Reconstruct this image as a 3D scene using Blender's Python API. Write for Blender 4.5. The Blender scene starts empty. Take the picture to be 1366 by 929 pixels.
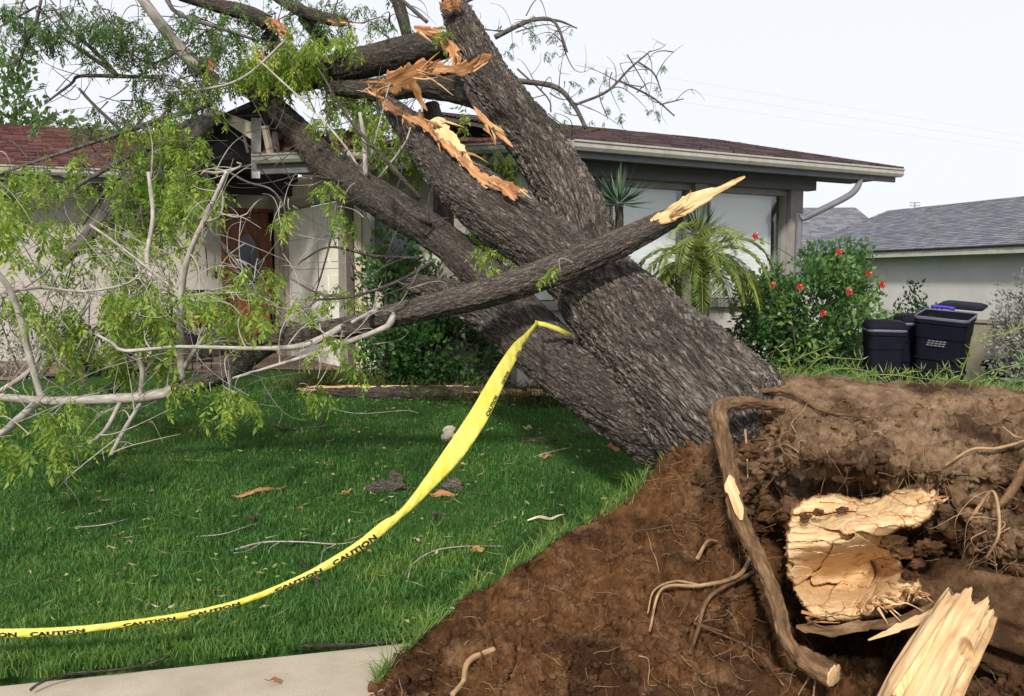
import bpy, math, random
import numpy as np
from mathutils import Vector, Matrix
random.seed(7); rng = np.random.default_rng(7)
sc = bpy.context.scene
COL = sc.collection
# ---------------------------------------------------------------- camera, sky, sun, exposure
FPX, CX, CY, HORIZON, EYE = 1120.0, 683.0, 464.5, 373.0, 1.6
PITCH = math.atan((CY - HORIZON) / FPX)
cam_d = bpy.data.cameras.new('camera'); cam = bpy.data.objects.new('camera', cam_d); COL.objects.link(cam)
cam.location = (0, 0, EYE); cam.rotation_euler = (math.pi / 2 - PITCH, 0, 0)
cam_d.sensor_width = 36; cam_d.lens = FPX / 1366 * 36; cam_d.clip_end = 1000; cam_d.clip_start = 0.05
sc.camera = cam
SUN_DIR = Vector((-0.20, -0.78, 0.58)).normalized()          # towards the sun
sun_el = math.asin(SUN_DIR.z); sun_az = math.atan2(SUN_DIR.x, SUN_DIR.y)
world = bpy.data.worlds.new('World'); sc.world = world; world.use_nodes = True
wn, wl = world.node_tree.nodes, world.node_tree.links
bg = wn['Background']; bg.inputs['Strength'].default_value = 0.12
sky = wn.new('ShaderNodeTexSky'); sky.sky_type = 'NISHITA'; sky.sun_disc = False
sky.sun_elevation = sun_el; sky.sun_rotation = sun_az; sky.dust_density = 3.0; sky.air_density = 1.0
veil = wn.new('ShaderNodeMix'); veil.data_type = 'RGBA'; veil.inputs[0].default_value = 0.88   # bright thin overcast
wl.new(sky.outputs[0], veil.inputs[6]); veil.inputs[7].default_value = (7.9, 8.0, 8.6, 1)
wl.new(veil.outputs[2], bg.inputs['Color'])
sun_d = bpy.data.lights.new('sun', 'SUN'); sun_d.energy = 4.0; sun_d.angle = math.radians(6.0); sun_d.color = (1.0, 0.93, 0.82)
sun = bpy.data.objects.new('sun', sun_d); COL.objects.link(sun)
sun.rotation_euler = SUN_DIR.to_track_quat('Z', 'Y').to_euler(); sun.location = (-6, -6, 12)
sc.view_settings.view_transform = 'Standard'; sc.view_settings.look = 'None'
sc.view_settings.exposure = 0.1; sc.view_settings.gamma = 1.0
sc.cycles.max_bounces = 6; sc.cycles.transparent_max_bounces = 8

# ---------------------------------------------------------------- helpers: noise
_perm = rng.permutation(256); _perm = np.concatenate([_perm, _perm, _perm])
_grad = rng.normal(size=(256, 3)); _grad /= np.linalg.norm(_grad, axis=1)[:, None]
def perlin(p):
    p = np.asarray(p, float); i = np.floor(p).astype(int); f = p - i; w = f * f * f * (f * (f * 6 - 15) + 10)
    i &= 255; out = np.zeros(len(p))
    for dx in (0, 1):
        for dy in (0, 1):
            for dz in (0, 1):
                h = _perm[_perm[_perm[(i[:, 0] + dx) & 255] + ((i[:, 1] + dy) & 255)] + ((i[:, 2] + dz) & 255)] & 255
                g = _grad[h]; d = f - np.array([dx, dy, dz])
                wt = (w[:, 0] if dx else 1 - w[:, 0]) * (w[:, 1] if dy else 1 - w[:, 1]) * (w[:, 2] if dz else 1 - w[:, 2])
                out += wt * (g * d).sum(1)
    return out * 1.6
def fbm(p, oct=4, gain=0.5):
    p = np.asarray(p, float); s = np.zeros(len(p)); a = 1.0
    for k in range(oct):
        s += a * perlin(p * 2 ** k + 17.3 * k); a *= gain
    return s
def worley(p):                                            # F1, F2
    p = np.asarray(p, float); i = np.floor(p).astype(int); f1 = np.full(len(p), 9.0); f2 = f1.copy()
    for dx in (-1, 0, 1):
        for dy in (-1, 0, 1):
            for dz in (-1, 0, 1):
                c = i + np.array([dx, dy, dz]); cc = c & 255
                h = _perm[_perm[_perm[cc[:, 0]] + cc[:, 1]] + cc[:, 2]] & 255
                q = c + 0.5 + _grad[h] * 0.45
                d = np.linalg.norm(p - q, axis=1)
                m = d < f1; f2 = np.where(m, f1, np.minimum(f2, d)); f1 = np.where(m, d, f1)
    return f1, f2
def worley_id(p):                                         # F2 - F1, offset from the nearest seed, its random vector
    p = np.asarray(p, float); i = np.floor(p).astype(int); f1 = np.full(len(p), 9.0); f2 = f1.copy(); off = np.zeros_like(p); hid = np.zeros(len(p), int)
    for dx in (-1, 0, 1):
        for dy in (-1, 0, 1):
            c = i + np.array([dx, dy, 0]); cc = c & 255; h = _perm[_perm[_perm[cc[:, 0]] + cc[:, 1]] + 7] & 255
            q = c + 0.5 + _grad[h] * [.45, .45, 0]; q[:, 2] = p[:, 2]; d = np.linalg.norm(p - q, axis=1); m = d < f1
            f2 = np.where(m, f1, np.minimum(f2, d)); f1 = np.where(m, d, f1); off = np.where(m[:, None], p - q, off); hid = np.where(m, h, hid)
    return f2 - f1, off, _grad[hid]
def sstep(a, b, x):
    t = np.clip((np.asarray(x, float) - a) / (b - a), 0, 1); return t * t * (3 - 2 * t)
# ---------------------------------------------------------------- helpers: space
CA, SA = math.cos(PITCH), math.sin(PITCH)
def ray(px, py):
    x = (px - CX) / FPX; y = -(py - CY) / FPX
    return np.array([x, CA + y * SA, -SA + y * CA])
def W(px, py, d):                                         # the point of the place seen at a pixel, d metres ahead
    r = ray(px, py); return np.array([0, 0, EYE]) + r * (d / r[1])
def gz(x, y):                                             # height of the ground: the yard rises gently to the house
    x = np.asarray(x, float); y = np.asarray(y, float)
    base = 0.46 * sstep(3.6, 12.0, y) * (1 - 0.75 * sstep(2.5, 7.0, x)) + 0.012 * np.sin(x * 1.7 + 1) * np.sin(y * 1.3)
    return base * (1 - sstep(60, 120, np.abs(x) + np.abs(y))) - 1.2 * sstep(9, 16, x) * sstep(6, 14, y) * (1 - sstep(60, 120, np.abs(x) + np.abs(y)))
def WG(px, py, up=0.0):
    d = 4.0
    for _ in range(40):
        p = W(px, py, d); r = ray(px, py); z = float(gz(p[0], p[1])) + up
        d = 0.5 * d + 0.5 * (z - EYE) / r[2] * r[1]
    return W(px, py, d)
def PXM(d): return d / FPX                                # metres per pixel at depth d
# ---------------------------------------------------------------- helpers: objects
ORG = {}
def link(o, parent=None, org=(0, 0, 0)):
    COL.objects.link(o); ORG[o.name] = np.array(org, float)
    if parent is not None:
        o.parent = parent; o.location = tuple(np.array(org) - ORG[parent.name])
    else: o.location = tuple(org)
    return o
def tag(o, label=None, cat=None, group=None, kind=None):
    for k, v in (('label', label), ('category', cat), ('group', group), ('kind', kind)):
        if v: o[k] = v
    return o
def thing(name, loc, label, cat, group=None):
    o = bpy.data.objects.new(name, None); o.empty_display_size = 0.2
    return tag(link(o, None, loc), label, cat, group)
def mesh_np(name, verts, polys, attrs=None, smooth=True):
    verts = np.asarray(verts, np.float32).reshape(-1, 3)
    polys = [np.asarray(p, np.int32) for p in polys if len(p)]
    me = bpy.data.meshes.new(name)
    me.vertices.add(len(verts)); me.vertices.foreach_set('co', verts.ravel())
    nl = sum(p.size for p in polys); npoly = sum(len(p) for p in polys)
    me.loops.add(nl); me.polygons.add(npoly)
    me.loops.foreach_set('vertex_index', np.concatenate([p.ravel() for p in polys]))
    starts, tot, s = [], [], 0
    for p in polys:
        n, k = p.shape; starts.append(s + np.arange(n) * k); tot.append(np.full(n, k)); s += n * k
    me.polygons.foreach_set('loop_start', np.concatenate(starts).astype(np.int32))
    me.polygons.foreach_set('loop_total', np.concatenate(tot).astype(np.int32))
    me.polygons.foreach_set('use_smooth', np.full(npoly, smooth))
    me.update(calc_edges=True)
    for k, v in (attrs or {}).items():
        v = np.asarray(v, np.float32)
        if v.ndim == 1: me.attributes.new(k, 'FLOAT', 'POINT').data.foreach_set('value', v)
        else: me.attributes.new(k, 'FLOAT_VECTOR', 'POINT').data.foreach_set('vector', v.ravel())
    return me
def obj(name, verts, polys, mat, parent=None, attrs=None, smooth=True, org=None, kind=None):
    verts = np.asarray(verts, float).reshape(-1, 3)
    if org is None: org = ORG[parent.name] if parent is not None else np.array([verts[:, 0].mean(), verts[:, 1].mean(), verts[:, 2].min()])
    me = mesh_np(name, verts - np.asarray(org), polys, attrs, smooth); me.materials.append(mat)
    o = link(bpy.data.objects.new(name, me), parent, org)
    if kind: o['kind'] = kind
    return o
class MB:                                                 # collects shapes into one mesh
    def __init__(s): s.v = []; s.p = {}; s.n = 0; s.at = []
    def add(s, v, polys, bco=None):
        v = np.asarray(v, float).reshape(-1, 3)
        for q in polys:
            q = np.asarray(q, int)
            if q.size: s.p.setdefault(q.shape[1], []).append(q + s.n)
        s.v.append(v); s.at.append(np.zeros_like(v) if bco is None else np.asarray(bco)); s.n += len(v); return s
    def box(s, F, a0, a1, b0, b1, z0, z1):                # F = (origin, u, n): a along u, b along n
        o, u, n = F; c = []
        for z in (z0, z1):
            for a, b in ((a0, b0), (a1, b0), (a1, b1), (a0, b1)):
                c.append([o[0] + u[0] * a + n[0] * b, o[1] + u[1] * a + n[1] * b, z])
        return s.add(c, [[[3, 2, 1, 0], [4, 5, 6, 7], [0, 1, 5, 4], [1, 2, 6, 5], [2, 3, 7, 6], [3, 0, 4, 7]]])
    def hexa(s, c): return s.add(c, [[[3, 2, 1, 0], [4, 5, 6, 7], [0, 1, 5, 4], [1, 2, 6, 5], [2, 3, 7, 6], [3, 0, 4, 7]]])
    def tube(s, pts, rad, seg=8, step=None, **k):
        v, q, b = tube(pts, rad, seg, step, **k); return s.add(v, q, b)
    def bar(s, p, q, w, t, up=(0, 0, 1)):                 # a board from p to q, w wide across up, t thick
        p, q = np.array(p, float), np.array(q, float); d = q - p; d /= np.linalg.norm(d)
        a = np.cross(d, up); a /= np.linalg.norm(a); b = np.cross(a, d); c = []
        for e in (p, q):
            for i, j in ((-1, -1), (1, -1), (1, 1), (-1, 1)): c.append(e + a * t / 2 * i + b * w / 2 * j)
        return s.hexa(c)
    def build(s, name, mat, parent=None, smooth=False, org=None, kind=None, bco=False):
        V = np.concatenate(s.v)
        return obj(name, V, [np.concatenate(q) for q in s.p.values()], mat, parent, {'bco': np.concatenate(s.at)} if bco else None, smooth, org, kind)
def spline(pts, step):                                    # Catmull-Rom through points with any number of columns
    P = np.asarray(pts, float); P = np.vstack([2 * P[0] - P[1], P, 2 * P[-1] - P[-2]]); out = []
    for i in range(1, len(P) - 2):
        L = np.linalg.norm(P[i + 1, :3] - P[i, :3]); n = max(1, int(math.ceil(L / step)))
        for t in np.arange(n) / n:
            a, b, c, d = P[i - 1], P[i], P[i + 1], P[i + 2]
            out.append(0.5 * (2 * b + (c - a) * t + (2 * a - 5 * b + 4 * c - d) * t * t + (3 * b - a - 3 * c + d) * t ** 3))
    out.append(P[-2]); return np.array(out)
def tube(pts, rad, seg=8, step=None, cap=True, rough=0.0, bark=None, wob=0.0, ell=None):
    P = np.column_stack([np.asarray(pts, float), np.broadcast_to(np.asarray(rad, float), (len(pts),))])
    if len(P) > 2 or step: P = spline(P, step or 0.05)
    C, R = P[:, :3], np.maximum(P[:, 3], 1e-4)
    T = np.gradient(C, axis=0); T /= np.linalg.norm(T, axis=1)[:, None] + 1e-12
    N = np.zeros_like(T); a = np.array([0, 0, 1.0]) if abs(T[0][2]) < .9 else np.array([1.0, 0, 0])
    n = a - T[0] * a.dot(T[0]); n /= np.linalg.norm(n)
    for i in range(len(T)):
        n = n - T[i] * n.dot(T[i]); n /= np.linalg.norm(n) + 1e-12; N[i] = n
    B = np.cross(T, N)
    S = np.concatenate([[0], np.cumsum(np.linalg.norm(np.diff(C, axis=0), axis=1))])
    th = np.arange(seg) / seg * 2 * math.pi
    ct, st = np.cos(th), np.sin(th)
    RR = np.repeat(R[:, None], seg, 1); ss = np.repeat(S[:, None], seg, 1)
    bco = np.stack([RR * ct, RR * st, ss], -1).reshape(-1, 3); off = np.zeros(len(bco)); sd = rng.uniform(0, 50, 3)
    if wob: off += wob * RR.ravel() * fbm(np.column_stack([bco[:, :2] * 1.2 / R.max(), bco[:, 2] * 1.1]) + sd, 3)
    if rough: off += rough * RR.ravel() * fbm(bco / (R.max() * .35) * [1, 1, .35] + sd, 3)
    if bark:
        cw, depth = bark
        q = bco / cw * [1, 1, 0.30] + sd
        q = q + 0.60 * np.column_stack([fbm(q * .6 + 3, 2), fbm(q * .6 + 11, 2), fbm(q * .5 + 29, 2)])
        f1, f2 = worley(q); e = np.clip((f2 - f1) * 2.8, 0, 1) ** .6
        f1b, f2b = worley(q * 2.3 + 7); e2 = np.clip((f2b - f1b) * 2, 0, 1) ** .7
        rg = np.clip(np.abs(fbm(q * [.55, .55, .42] + 91, 3, .55)) * 2.2, 0, 1) ** .6; e = np.minimum(e * .5 + .5, 1) * rg
        off += depth * (e * .95 + e2 * .22 * e + .30 * e * perlin(q * .9 + 50) + .2 * fbm(q * 3, 2) - .75)
    rr = RR.ravel() + off
    x = rr.reshape(len(C), seg) * ct; y = rr.reshape(len(C), seg) * st
    if ell is not None: x = x * ell
    V = (C[:, None] + N[:, None] * x[..., None] + B[:, None] * y[..., None]).reshape(-1, 3)
    i = np.arange(len(C) - 1)[:, None] * seg; j = np.arange(seg)[None]; k = (np.arange(seg)[None] + 1) % seg
    Q = np.stack([i + j, i + k, i + seg + k, i + seg + j], -1).reshape(-1, 4)
    polys = [Q]
    if cap:
        V = np.vstack([V, C[0], C[-1]]); bco = np.vstack([bco, [0, 0, 0], [0, 0, S[-1]]]); m = len(V); e = (len(C) - 1) * seg
        j = np.arange(seg); k = (j + 1) % seg
        polys.append(np.concatenate([np.stack([np.full(seg, m - 2), k, j], -1), np.stack([np.full(seg, m - 1), e + j, e + k], -1)]))
    return V, polys, bco
# ---------------------------------------------------------------- helpers: materials
class Mat:
    def __init__(s, name, rough=0.8, spec=0.3):
        s.m = bpy.data.materials.new(name); s.m.use_nodes = True; s.n = s.m.node_tree.nodes; s.l = s.m.node_tree.links
        s.b = s.n['Principled BSDF']; s.b.inputs['Roughness'].default_value = rough; s.b.inputs['Specular IOR Level'].default_value = spec
        s._co = None
    def node(s, t, ins=None, **kw):
        x = s.n.new(t)
        for k, v in kw.items(): setattr(x, k, v)
        for k, v in (ins or {}).items():
            if hasattr(v, 'is_linked'): s.l.new(v, x.inputs[k])
            else: x.inputs[k].default_value = v
        return x
    def co(s, attr=None, scale=(1, 1, 1)):
        if attr: src = s.node('ShaderNodeAttribute', attribute_name=attr).outputs['Vector']
        else: src = s.node('ShaderNodeTexCoord').outputs['Object']
        return s.node('ShaderNodeMapping', {'Vector': src, 'Scale': scale}).outputs[0]
    def noise(s, co, scale, detail=4, rough=.55, dist=0.0):
        return s.node('ShaderNodeTexNoise', {'Vector': co, 'Scale': scale, 'Detail': detail, 'Roughness': rough, 'Distortion': dist}).outputs['Fac']
    def vor(s, co, scale, feature='DISTANCE_TO_EDGE', rnd=1.0):
        return s.node('ShaderNodeTexVoronoi', {'Vector': co, 'Scale': scale, 'Randomness': rnd}, feature=feature).outputs['Distance']
    def ramp(s, f, stops):
        r = s.node('ShaderNodeValToRGB', {'Fac': f}); e = r.color_ramp.elements
        while len(e) > 1: e.remove(e[-1])
        for i, (p, c) in enumerate(stops):
            c = tuple(c) + (1,) if len(c) == 3 else c
            if i == 0: e[0].position = p; e[0].color = c
            else: e.new(p).color = c
        return r.outputs['Color']
    def mix(s, f, a, b, mode='MIX'):
        x = s.node('ShaderNodeMix', data_type='RGBA', blend_type=mode)
        for i, v in ((0, f), (6, a), (7, b)):
            if hasattr(v, 'is_linked'): s.l.new(v, x.inputs[i])
            else: x.inputs[i].default_value = v if i == 0 else (tuple(v) + (1,) if len(v) == 3 else v)
        return x.outputs[2]
    def math(s, op, a, b=0.0):
        x = s.node('ShaderNodeMath', operation=op)
        for i, v in ((0, a), (1, b)):
            if hasattr(v, 'is_linked'): s.l.new(v, x.inputs[i])
            else: x.inputs[i].default_value = v
        return x.outputs[0]
    def color(s, c):
        if hasattr(c, 'is_linked'): s.l.new(c, s.b.inputs['Base Color'])
        else: s.b.inputs['Base Color'].default_value = tuple(c) + (1,)
        return s
    def bump(s, h, strength=.5, dist=.01):
        prev = s.b.inputs['Normal'].links[0].from_socket if s.b.inputs['Normal'].is_linked else None
        x = s.node('ShaderNodeBump', {'Height': h, 'Strength': strength, 'Distance': dist})
        if prev: s.l.new(prev, x.inputs['Normal'])
        s.l.new(x.outputs[0], s.b.inputs['Normal']); return s
    def translucent(s, c, f):
        out = s.n['Material Output']; t = s.node('ShaderNodeBsdfTranslucent')
        if hasattr(c, 'is_linked'): s.l.new(c, t.inputs[0])
        else: t.inputs[0].default_value = tuple(c) + (1,)
        m = s.node('ShaderNodeMixShader', {0: f}); s.l.new(s.b.outputs[0], m.inputs[1]); s.l.new(t.outputs[0], m.inputs[2]); s.l.new(m.outputs[0], out.inputs[0]); return s
M = {}
def plain(name, c, var=.15, scale=6, rough=.7, bump=0, spec=.3, streak=0):
    m = Mat(name, rough, spec); n = m.noise(m.co(), scale, 5); c = np.array(c)
    col = m.ramp(n, [(.3, c * (1 - var)), (.7, np.minimum(c * (1 + var), 1))])
    if streak: col = m.mix(m.math('MULTIPLY', m.ramp(m.noise(m.co(None, (1, 1, .08)), 7, 5, .7), [(.5, (0, 0, 0)), (.72, (1, 1, 1))]), streak), col, tuple(c * np.array([.55, .5, .44])))
    m.color(col)
    if bump: m.bump(m.noise(m.co(), scale * 12, 3), bump, .01)
    M[name] = m.m; return m
def barkmat(name, dark, mid, lite, cell, bump=.8, dist=.012, lich=.0, fiss=.8, ratio=.33, wp=1.3):
    m = Mat(name, .92, .15); co = m.co('bco', (1, 1, ratio))
    w = m.noise(co, 1.4 / cell, 5, .65); broad = m.noise(m.co('bco', (1, 1, .6)), 3.5, 4)
    warp = m.node('ShaderNodeTexNoise', {'Vector': co, 'Scale': .55 / cell, 'Detail': 3.0}).outputs['Color']
    vv = m.node('ShaderNodeVectorMath', {0: warp, 1: (cell * wp,) * 3}, operation='MULTIPLY').outputs[0]
    vv = m.node('ShaderNodeVectorMath', {0: co, 1: vv}, operation='ADD').outputs[0]
    v = m.vor(vv, 1 / cell); v2 = m.vor(vv, 2.3 / cell); fine = m.noise(m.co('bco', (1, 1, .2)), 7 / cell, 3)
    base = m.ramp(w, [(.28, dark), (.5, mid), (.74, lite)])
    base = m.mix(m.ramp(broad, [(.35, (.55, .55, .55)), (.65, (0, 0, 0))]), base, tuple(np.array(mid) * .55))
    base = m.mix(m.math('MULTIPLY', fine, .4), base, tuple(np.array(mid) * .6))
    rdg = m.math('ABSOLUTE', m.math('SUBTRACT', m.node('ShaderNodeTexNoise', {'Vector': m.co('bco', (1, 1, ratio * .55)), 'Scale': .42 / cell, 'Detail': 4.0, 'Roughness': .6, 'Distortion': .6}).outputs['Fac'], .5))
    v = m.math('MINIMUM', m.math('ADD', m.math('MULTIPLY', v, .8), .05), m.math('MULTIPLY', rdg, 2.6))
    fm = m.ramp(v, [(.0, (1, 1, 1)), (.17, (.0, .0, .0))]); base = m.mix(m.math('MULTIPLY', fm, fiss), base, tuple(np.array(dark) * .45))   # split lines between plates
    if lich: base = m.mix(m.math('MULTIPLY', m.ramp(m.noise(m.co('bco', (1, 1, .5)), 9, 5, .7), [(.64, (0, 0, 0)), (.70, (1, 1, 1))]), lich), base, (.44, .41, .36))
    m.color(base)
    m.bump(fine, .4, dist * .4); m.bump(m.ramp(v2, [(0, (0, 0, 0)), (.18, (1, 1, 1))]), bump * .6, dist * .5); m.bump(m.ramp(v, [(0, (0, 0, 0)), (.24, (1, 1, 1))]), bump, dist)
    M[name] = m.m; return m
barkmat('bark_thick', (.050, .041, .035), (.19, .160, .138), (.50, .44, .375), .030, 1.0, .022, .6, .85, .22, 2.4)
barkmat('bark_limb', (.048, .039, .033), (.175, .148, .128), (.42, .37, .32), .019, 1.0, .014, .5, .85, .22, 2.2)
barkmat('bark_mid', (.042, .034, .029), (.14, .118, .10), (.30, .262, .225), .018, .9, .012, .3, .8, .25, 2.0)
barkmat('bark_weathered', (.055, .044, .036), (.19, .163, .14), (.38, .34, .30), .014, .9, .010, .3)
m = Mat('twig_pale', .75, .3); co = m.co('bco', (1, 1, .25)); m.color(m.ramp(m.noise(co, 40, 4), [(.3, (.20, .175, .15)), (.7, (.50, .465, .415))])); m.bump(m.noise(co, 120, 3), .3, .003); M['twig_pale'] = m.m
m = Mat('twig_dark', .85, .2); co = m.co('bco', (1, 1, .25)); m.color(m.ramp(m.noise(co, 40, 4), [(.3, (.055, .048, .045)), (.7, (.16, .14, .13))])); m.bump(m.noise(co, 120, 3), .3, .003); M['twig_dark'] = m.m
def wood(name, a, b, c, fib=60):
    m = Mat(name, .7, .25); co = m.co('bco', (1, 1, .06)); f = m.noise(co, fib, 5, .6); g = m.noise(m.co('bco', (1, 1, .5)), 9, 3)
    col = m.ramp(f, [(.28, a), (.5, b), (.75, c)]); col = m.mix(m.math('MULTIPLY', m.ramp(g, [(.48, (0, 0, 0)), (.7, (1, 1, 1))]), .65), col, tuple(np.array(a) * .75))
    chk = m.ramp(m.noise(m.co('bco', (1, 1, .035)), fib * .55, 3, .6), [(.66, (0, 0, 0)), (.72, (.8, .8, .8))]); col = m.mix(chk, col, tuple(np.array(a) * .35)); m.color(col); m.bump(chk, -.5, .006); m.bump(f, .7, .008); M[name] = m.m
wood('wood_pale', (.44, .25, .11), (.60, .40, .21), (.74, .56, .34))
wood('wood_orange', (.22, .085, .035), (.44, .21, .09), (.62, .39, .20))
wood('wood_yellow', (.56, .36, .15), (.72, .51, .26), (.82, .64, .38))
def leafmat(name, a, b, c, tr=.35):
    m = Mat(name, .55, .35); at = m.node('ShaderNodeAttribute', attribute_name='tint').outputs['Fac']
    col = m.ramp(at, [(0, a), (.5, b), (1, c)])
    oi = m.node('ShaderNodeObjectInfo').outputs['Random']; col = m.mix(m.math('MULTIPLY', oi, .3), col, tuple(np.array(b) * .7))
    m.color(col); m.translucent(m.mix(.5, col, tuple(np.minimum(np.array(c) * 1.25, 1)), 'MIX'), tr); M[name] = m.m
leafmat('leaf_ash', (.07, .14, .02), (.19, .31, .04), (.40, .50, .09), .45)
leafmat('leaf_far', (.035, .08, .025), (.085, .16, .04), (.17, .27, .07), .35)
leafmat('leaf_hibiscus', (.028, .085, .03), (.075, .17, .05), (.24, .36, .08), .28)
leafmat('leaf_shrub', (.012, .045, .012), (.035, .10, .02), (.085, .19, .035), .25)
leafmat('leaf_juniper', (.035, .055, .015), (.075, .095, .022), (.13, .14, .035), .15)
leafmat('leaf_palm', (.12, .20, .045), (.26, .34, .09), (.50, .46, .11), .3)
leafmat('leaf_yucca', (.03, .075, .045), (.065, .12, .07), (.12, .18, .10), .1)
leafmat('leaf_grey', (.16, .17, .15), (.28, .28, .25), (.42, .42, .38), .15)
leafmat('leaf_dark', (.015, .035, .014), (.03, .065, .022), (.06, .11, .03), .2)
leafmat('grass', (.022, .078, .016), (.055, .165, .03), (.20, .30, .06), .3)
leafmat('grass_bright', (.07, .16, .03), (.17, .30, .06), (.36, .42, .13), .35)  # brighter copy of grass: sun on the lifted edge put into the colour
# ---------------------------------------------------------------- ground, sidewalk, road
m = Mat('lawn_soil', .95, .1); co = m.co(); n = m.noise(co, 2.5, 5); n2 = m.noise(co, 60, 4)
m.color(m.mix(m.ramp(n, [(.4, (0, 0, 0)), (.65, (1, 1, 1))]), m.ramp(n2, [(.3, (.018, .05, .012)), (.7, (.04, .10, .022))]), m.ramp(n2, [(.3, (.028, .06, .016)), (.7, (.065, .13, .03))]))); m.bump(n2, .8, .02); M['lawn_soil'] = m.m
m = Mat('concrete', .9, .2); co = m.co(); n = m.noise(co, 3, 6, .65); s_ = m.noise(co, 220, 3, .7); st_ = m.noise(co, 26, 4, .7)
c_ = m.ramp(n, [(.25, (.31, .26, .195)), (.55, (.43, .37, .285)), (.8, (.50, .44, .35))]); c_ = m.mix(m.ramp(s_, [(.38, (.7, .7, .7)), (.52, (0, 0, 0))]), c_, (.22, .19, .15))
m.color(m.mix(m.ramp(st_, [(.6, (0, 0, 0)), (.72, (.5, .5, .5))]), c_, (.30, .25, .19))); m.bump(s_, .35, .004); m.bump(st_, .2, .006); M['concrete'] = m.m
m = Mat('asphalt', .95, .2); co = m.co(); m.color(m.ramp(m.noise(co, 120, 4), [(.3, (.035, .035, .036)), (.7, (.075, .073, .07))])); m.bump(m.noise(co, 200, 2), .5, .005); M['asphalt'] = m.m
m = Mat('bed_soil', .95, .1); co = m.co(); m.color(m.ramp(m.noise(co, 18, 6), [(.3, (.04, .026, .016)), (.7, (.13, .085, .055))])); m.bump(m.noise(co, 30, 6), .9, .05); M['bed_soil'] = m.m
m = Mat('paver_brown', .85, .2); co = m.co(); m.color(m.ramp(m.noise(co, 5, 6), [(.3, (.17, .115, .085)), (.7, (.29, .21, .165))])); m.bump(m.noise(co, 60, 4), .4, .01); M['paver_brown'] = m.m
# direction of the street: the sidewalk edge as it runs past the camera
E0, E1 = WG(0, 912), WG(540, 858); SD = (E1 - E0)[:2] / np.linalg.norm((E1 - E0)[:2]); SN = np.array([-SD[1], SD[0]])
def street_b(x, y): return (np.asarray(x) - E0[0]) * SN[0] + (np.asarray(y) - E0[1]) * SN[1]     # metres beyond the sidewalk edge, towards the house
def axis_grid(lo, hi, fine, far):
    a = list(np.arange(lo, hi + 1e-6, fine)); s = fine; x = hi
    while x < far: s *= 1.35; x += s; a.append(x)
    s = fine; x = lo
    while x > -far: s *= 1.35; x -= s; a.insert(0, x)
    return np.array(a)
gx, gy = axis_grid(-10, 10, .16, 420), axis_grid(2, 16, .16, 420)
X, Y = np.meshgrid(gx, gy, indexing='ij')
Z = gz(X, Y) + .02 * fbm(np.column_stack([X.ravel() * .9, Y.ravel() * .9, np.zeros(X.size)]), 3).reshape(X.shape) * (np.abs(X) < 12) * (Y < 18)
sb = street_b(X, Y); Z = np.where(sb < .12, -.16, Z)
Z -= .95 * np.clip(1.6 - ((X - 2.3) / 1.4) ** 2 - ((Y - 4.1) / 1.0) ** 2, 0, 1)                 # the hole the roots left
i, j = np.meshgrid(np.arange(len(gx) - 1), np.arange(len(gy) - 1), indexing='ij'); n = len(gy)
Q = np.stack([i * n + j, (i + 1) * n + j, (i + 1) * n + j + 1, i * n + j + 1], -1).reshape(-1, 4)
tag(obj('ground', np.stack([X, Y, Z], -1).reshape(-1, 3), [Q], M['lawn_soil'], org=(0, 0, 0)), kind='structure')
SF = (E0[:2], SD, SN)
side = tag(link(bpy.data.objects.new('sidewalk', None), None, (E0[0], E0[1], 0)), kind='structure')
for k in list(range(-5, 1)) + list(range(3, 9)):
    a0 = -.55 + k * 2.45
    mb = MB().box(SF, a0 + .006, a0 + 2.444, -1.5, -.0, -.18, .0)
    o = mb.build('slab', M['concrete'], side); bv = o.modifiers.new('edge', 'BEVEL'); bv.width = .012; bv.segments = 2
tag(MB().box(SF, -60, 60, -12, -1.86, -.5, -.13).build('road', M['asphalt'], org=(0, 0, -.5)), kind='structure')
tag(MB().box(SF, -60, 60, -1.84, -1.52, -.5, -.02).build('kerb', M['concrete'], org=(0, 0, -.5)), kind='structure')
def sheet(name, poly, mat, lift, step=.25):               # a sheet draped on the ground
    P = np.array(poly); x = np.arange(P[:, 0].min(), P[:, 0].max() + step, step); y = np.arange(P[:, 1].min(), P[:, 1].max() + step, step)
    X, Y = np.meshgrid(x, y, indexing='ij'); ins = np.zeros(X.shape, bool); k = len(P)
    for a in range(k):
        x1, y1 = P[a]; x2, y2 = P[(a + 1) % k]
        c = ((y1 > Y) != (y2 > Y)) & (X < (x2 - x1) * (Y - y1) / (y2 - y1 + 1e-12) + x1); ins ^= c
    n = len(y); i, j = np.meshgrid(np.arange(len(x) - 1), np.arange(n - 1), indexing='ij'); f = ins[:-1, :-1]
    Q = np.stack([i * n + j, (i + 1) * n + j, (i + 1) * n + j + 1, i * n + j + 1], -1)[f]
    Zs = gz(X, Y) + lift + .01 * fbm(np.column_stack([X.ravel() * 3, Y.ravel() * 3, np.ones(X.size)]), 3).reshape(X.shape)
    return tag(obj(name, np.stack([X, Y, Zs], -1).reshape(-1, 3), [Q], mat, org=(0, 0, 0)), kind='structure')
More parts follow.
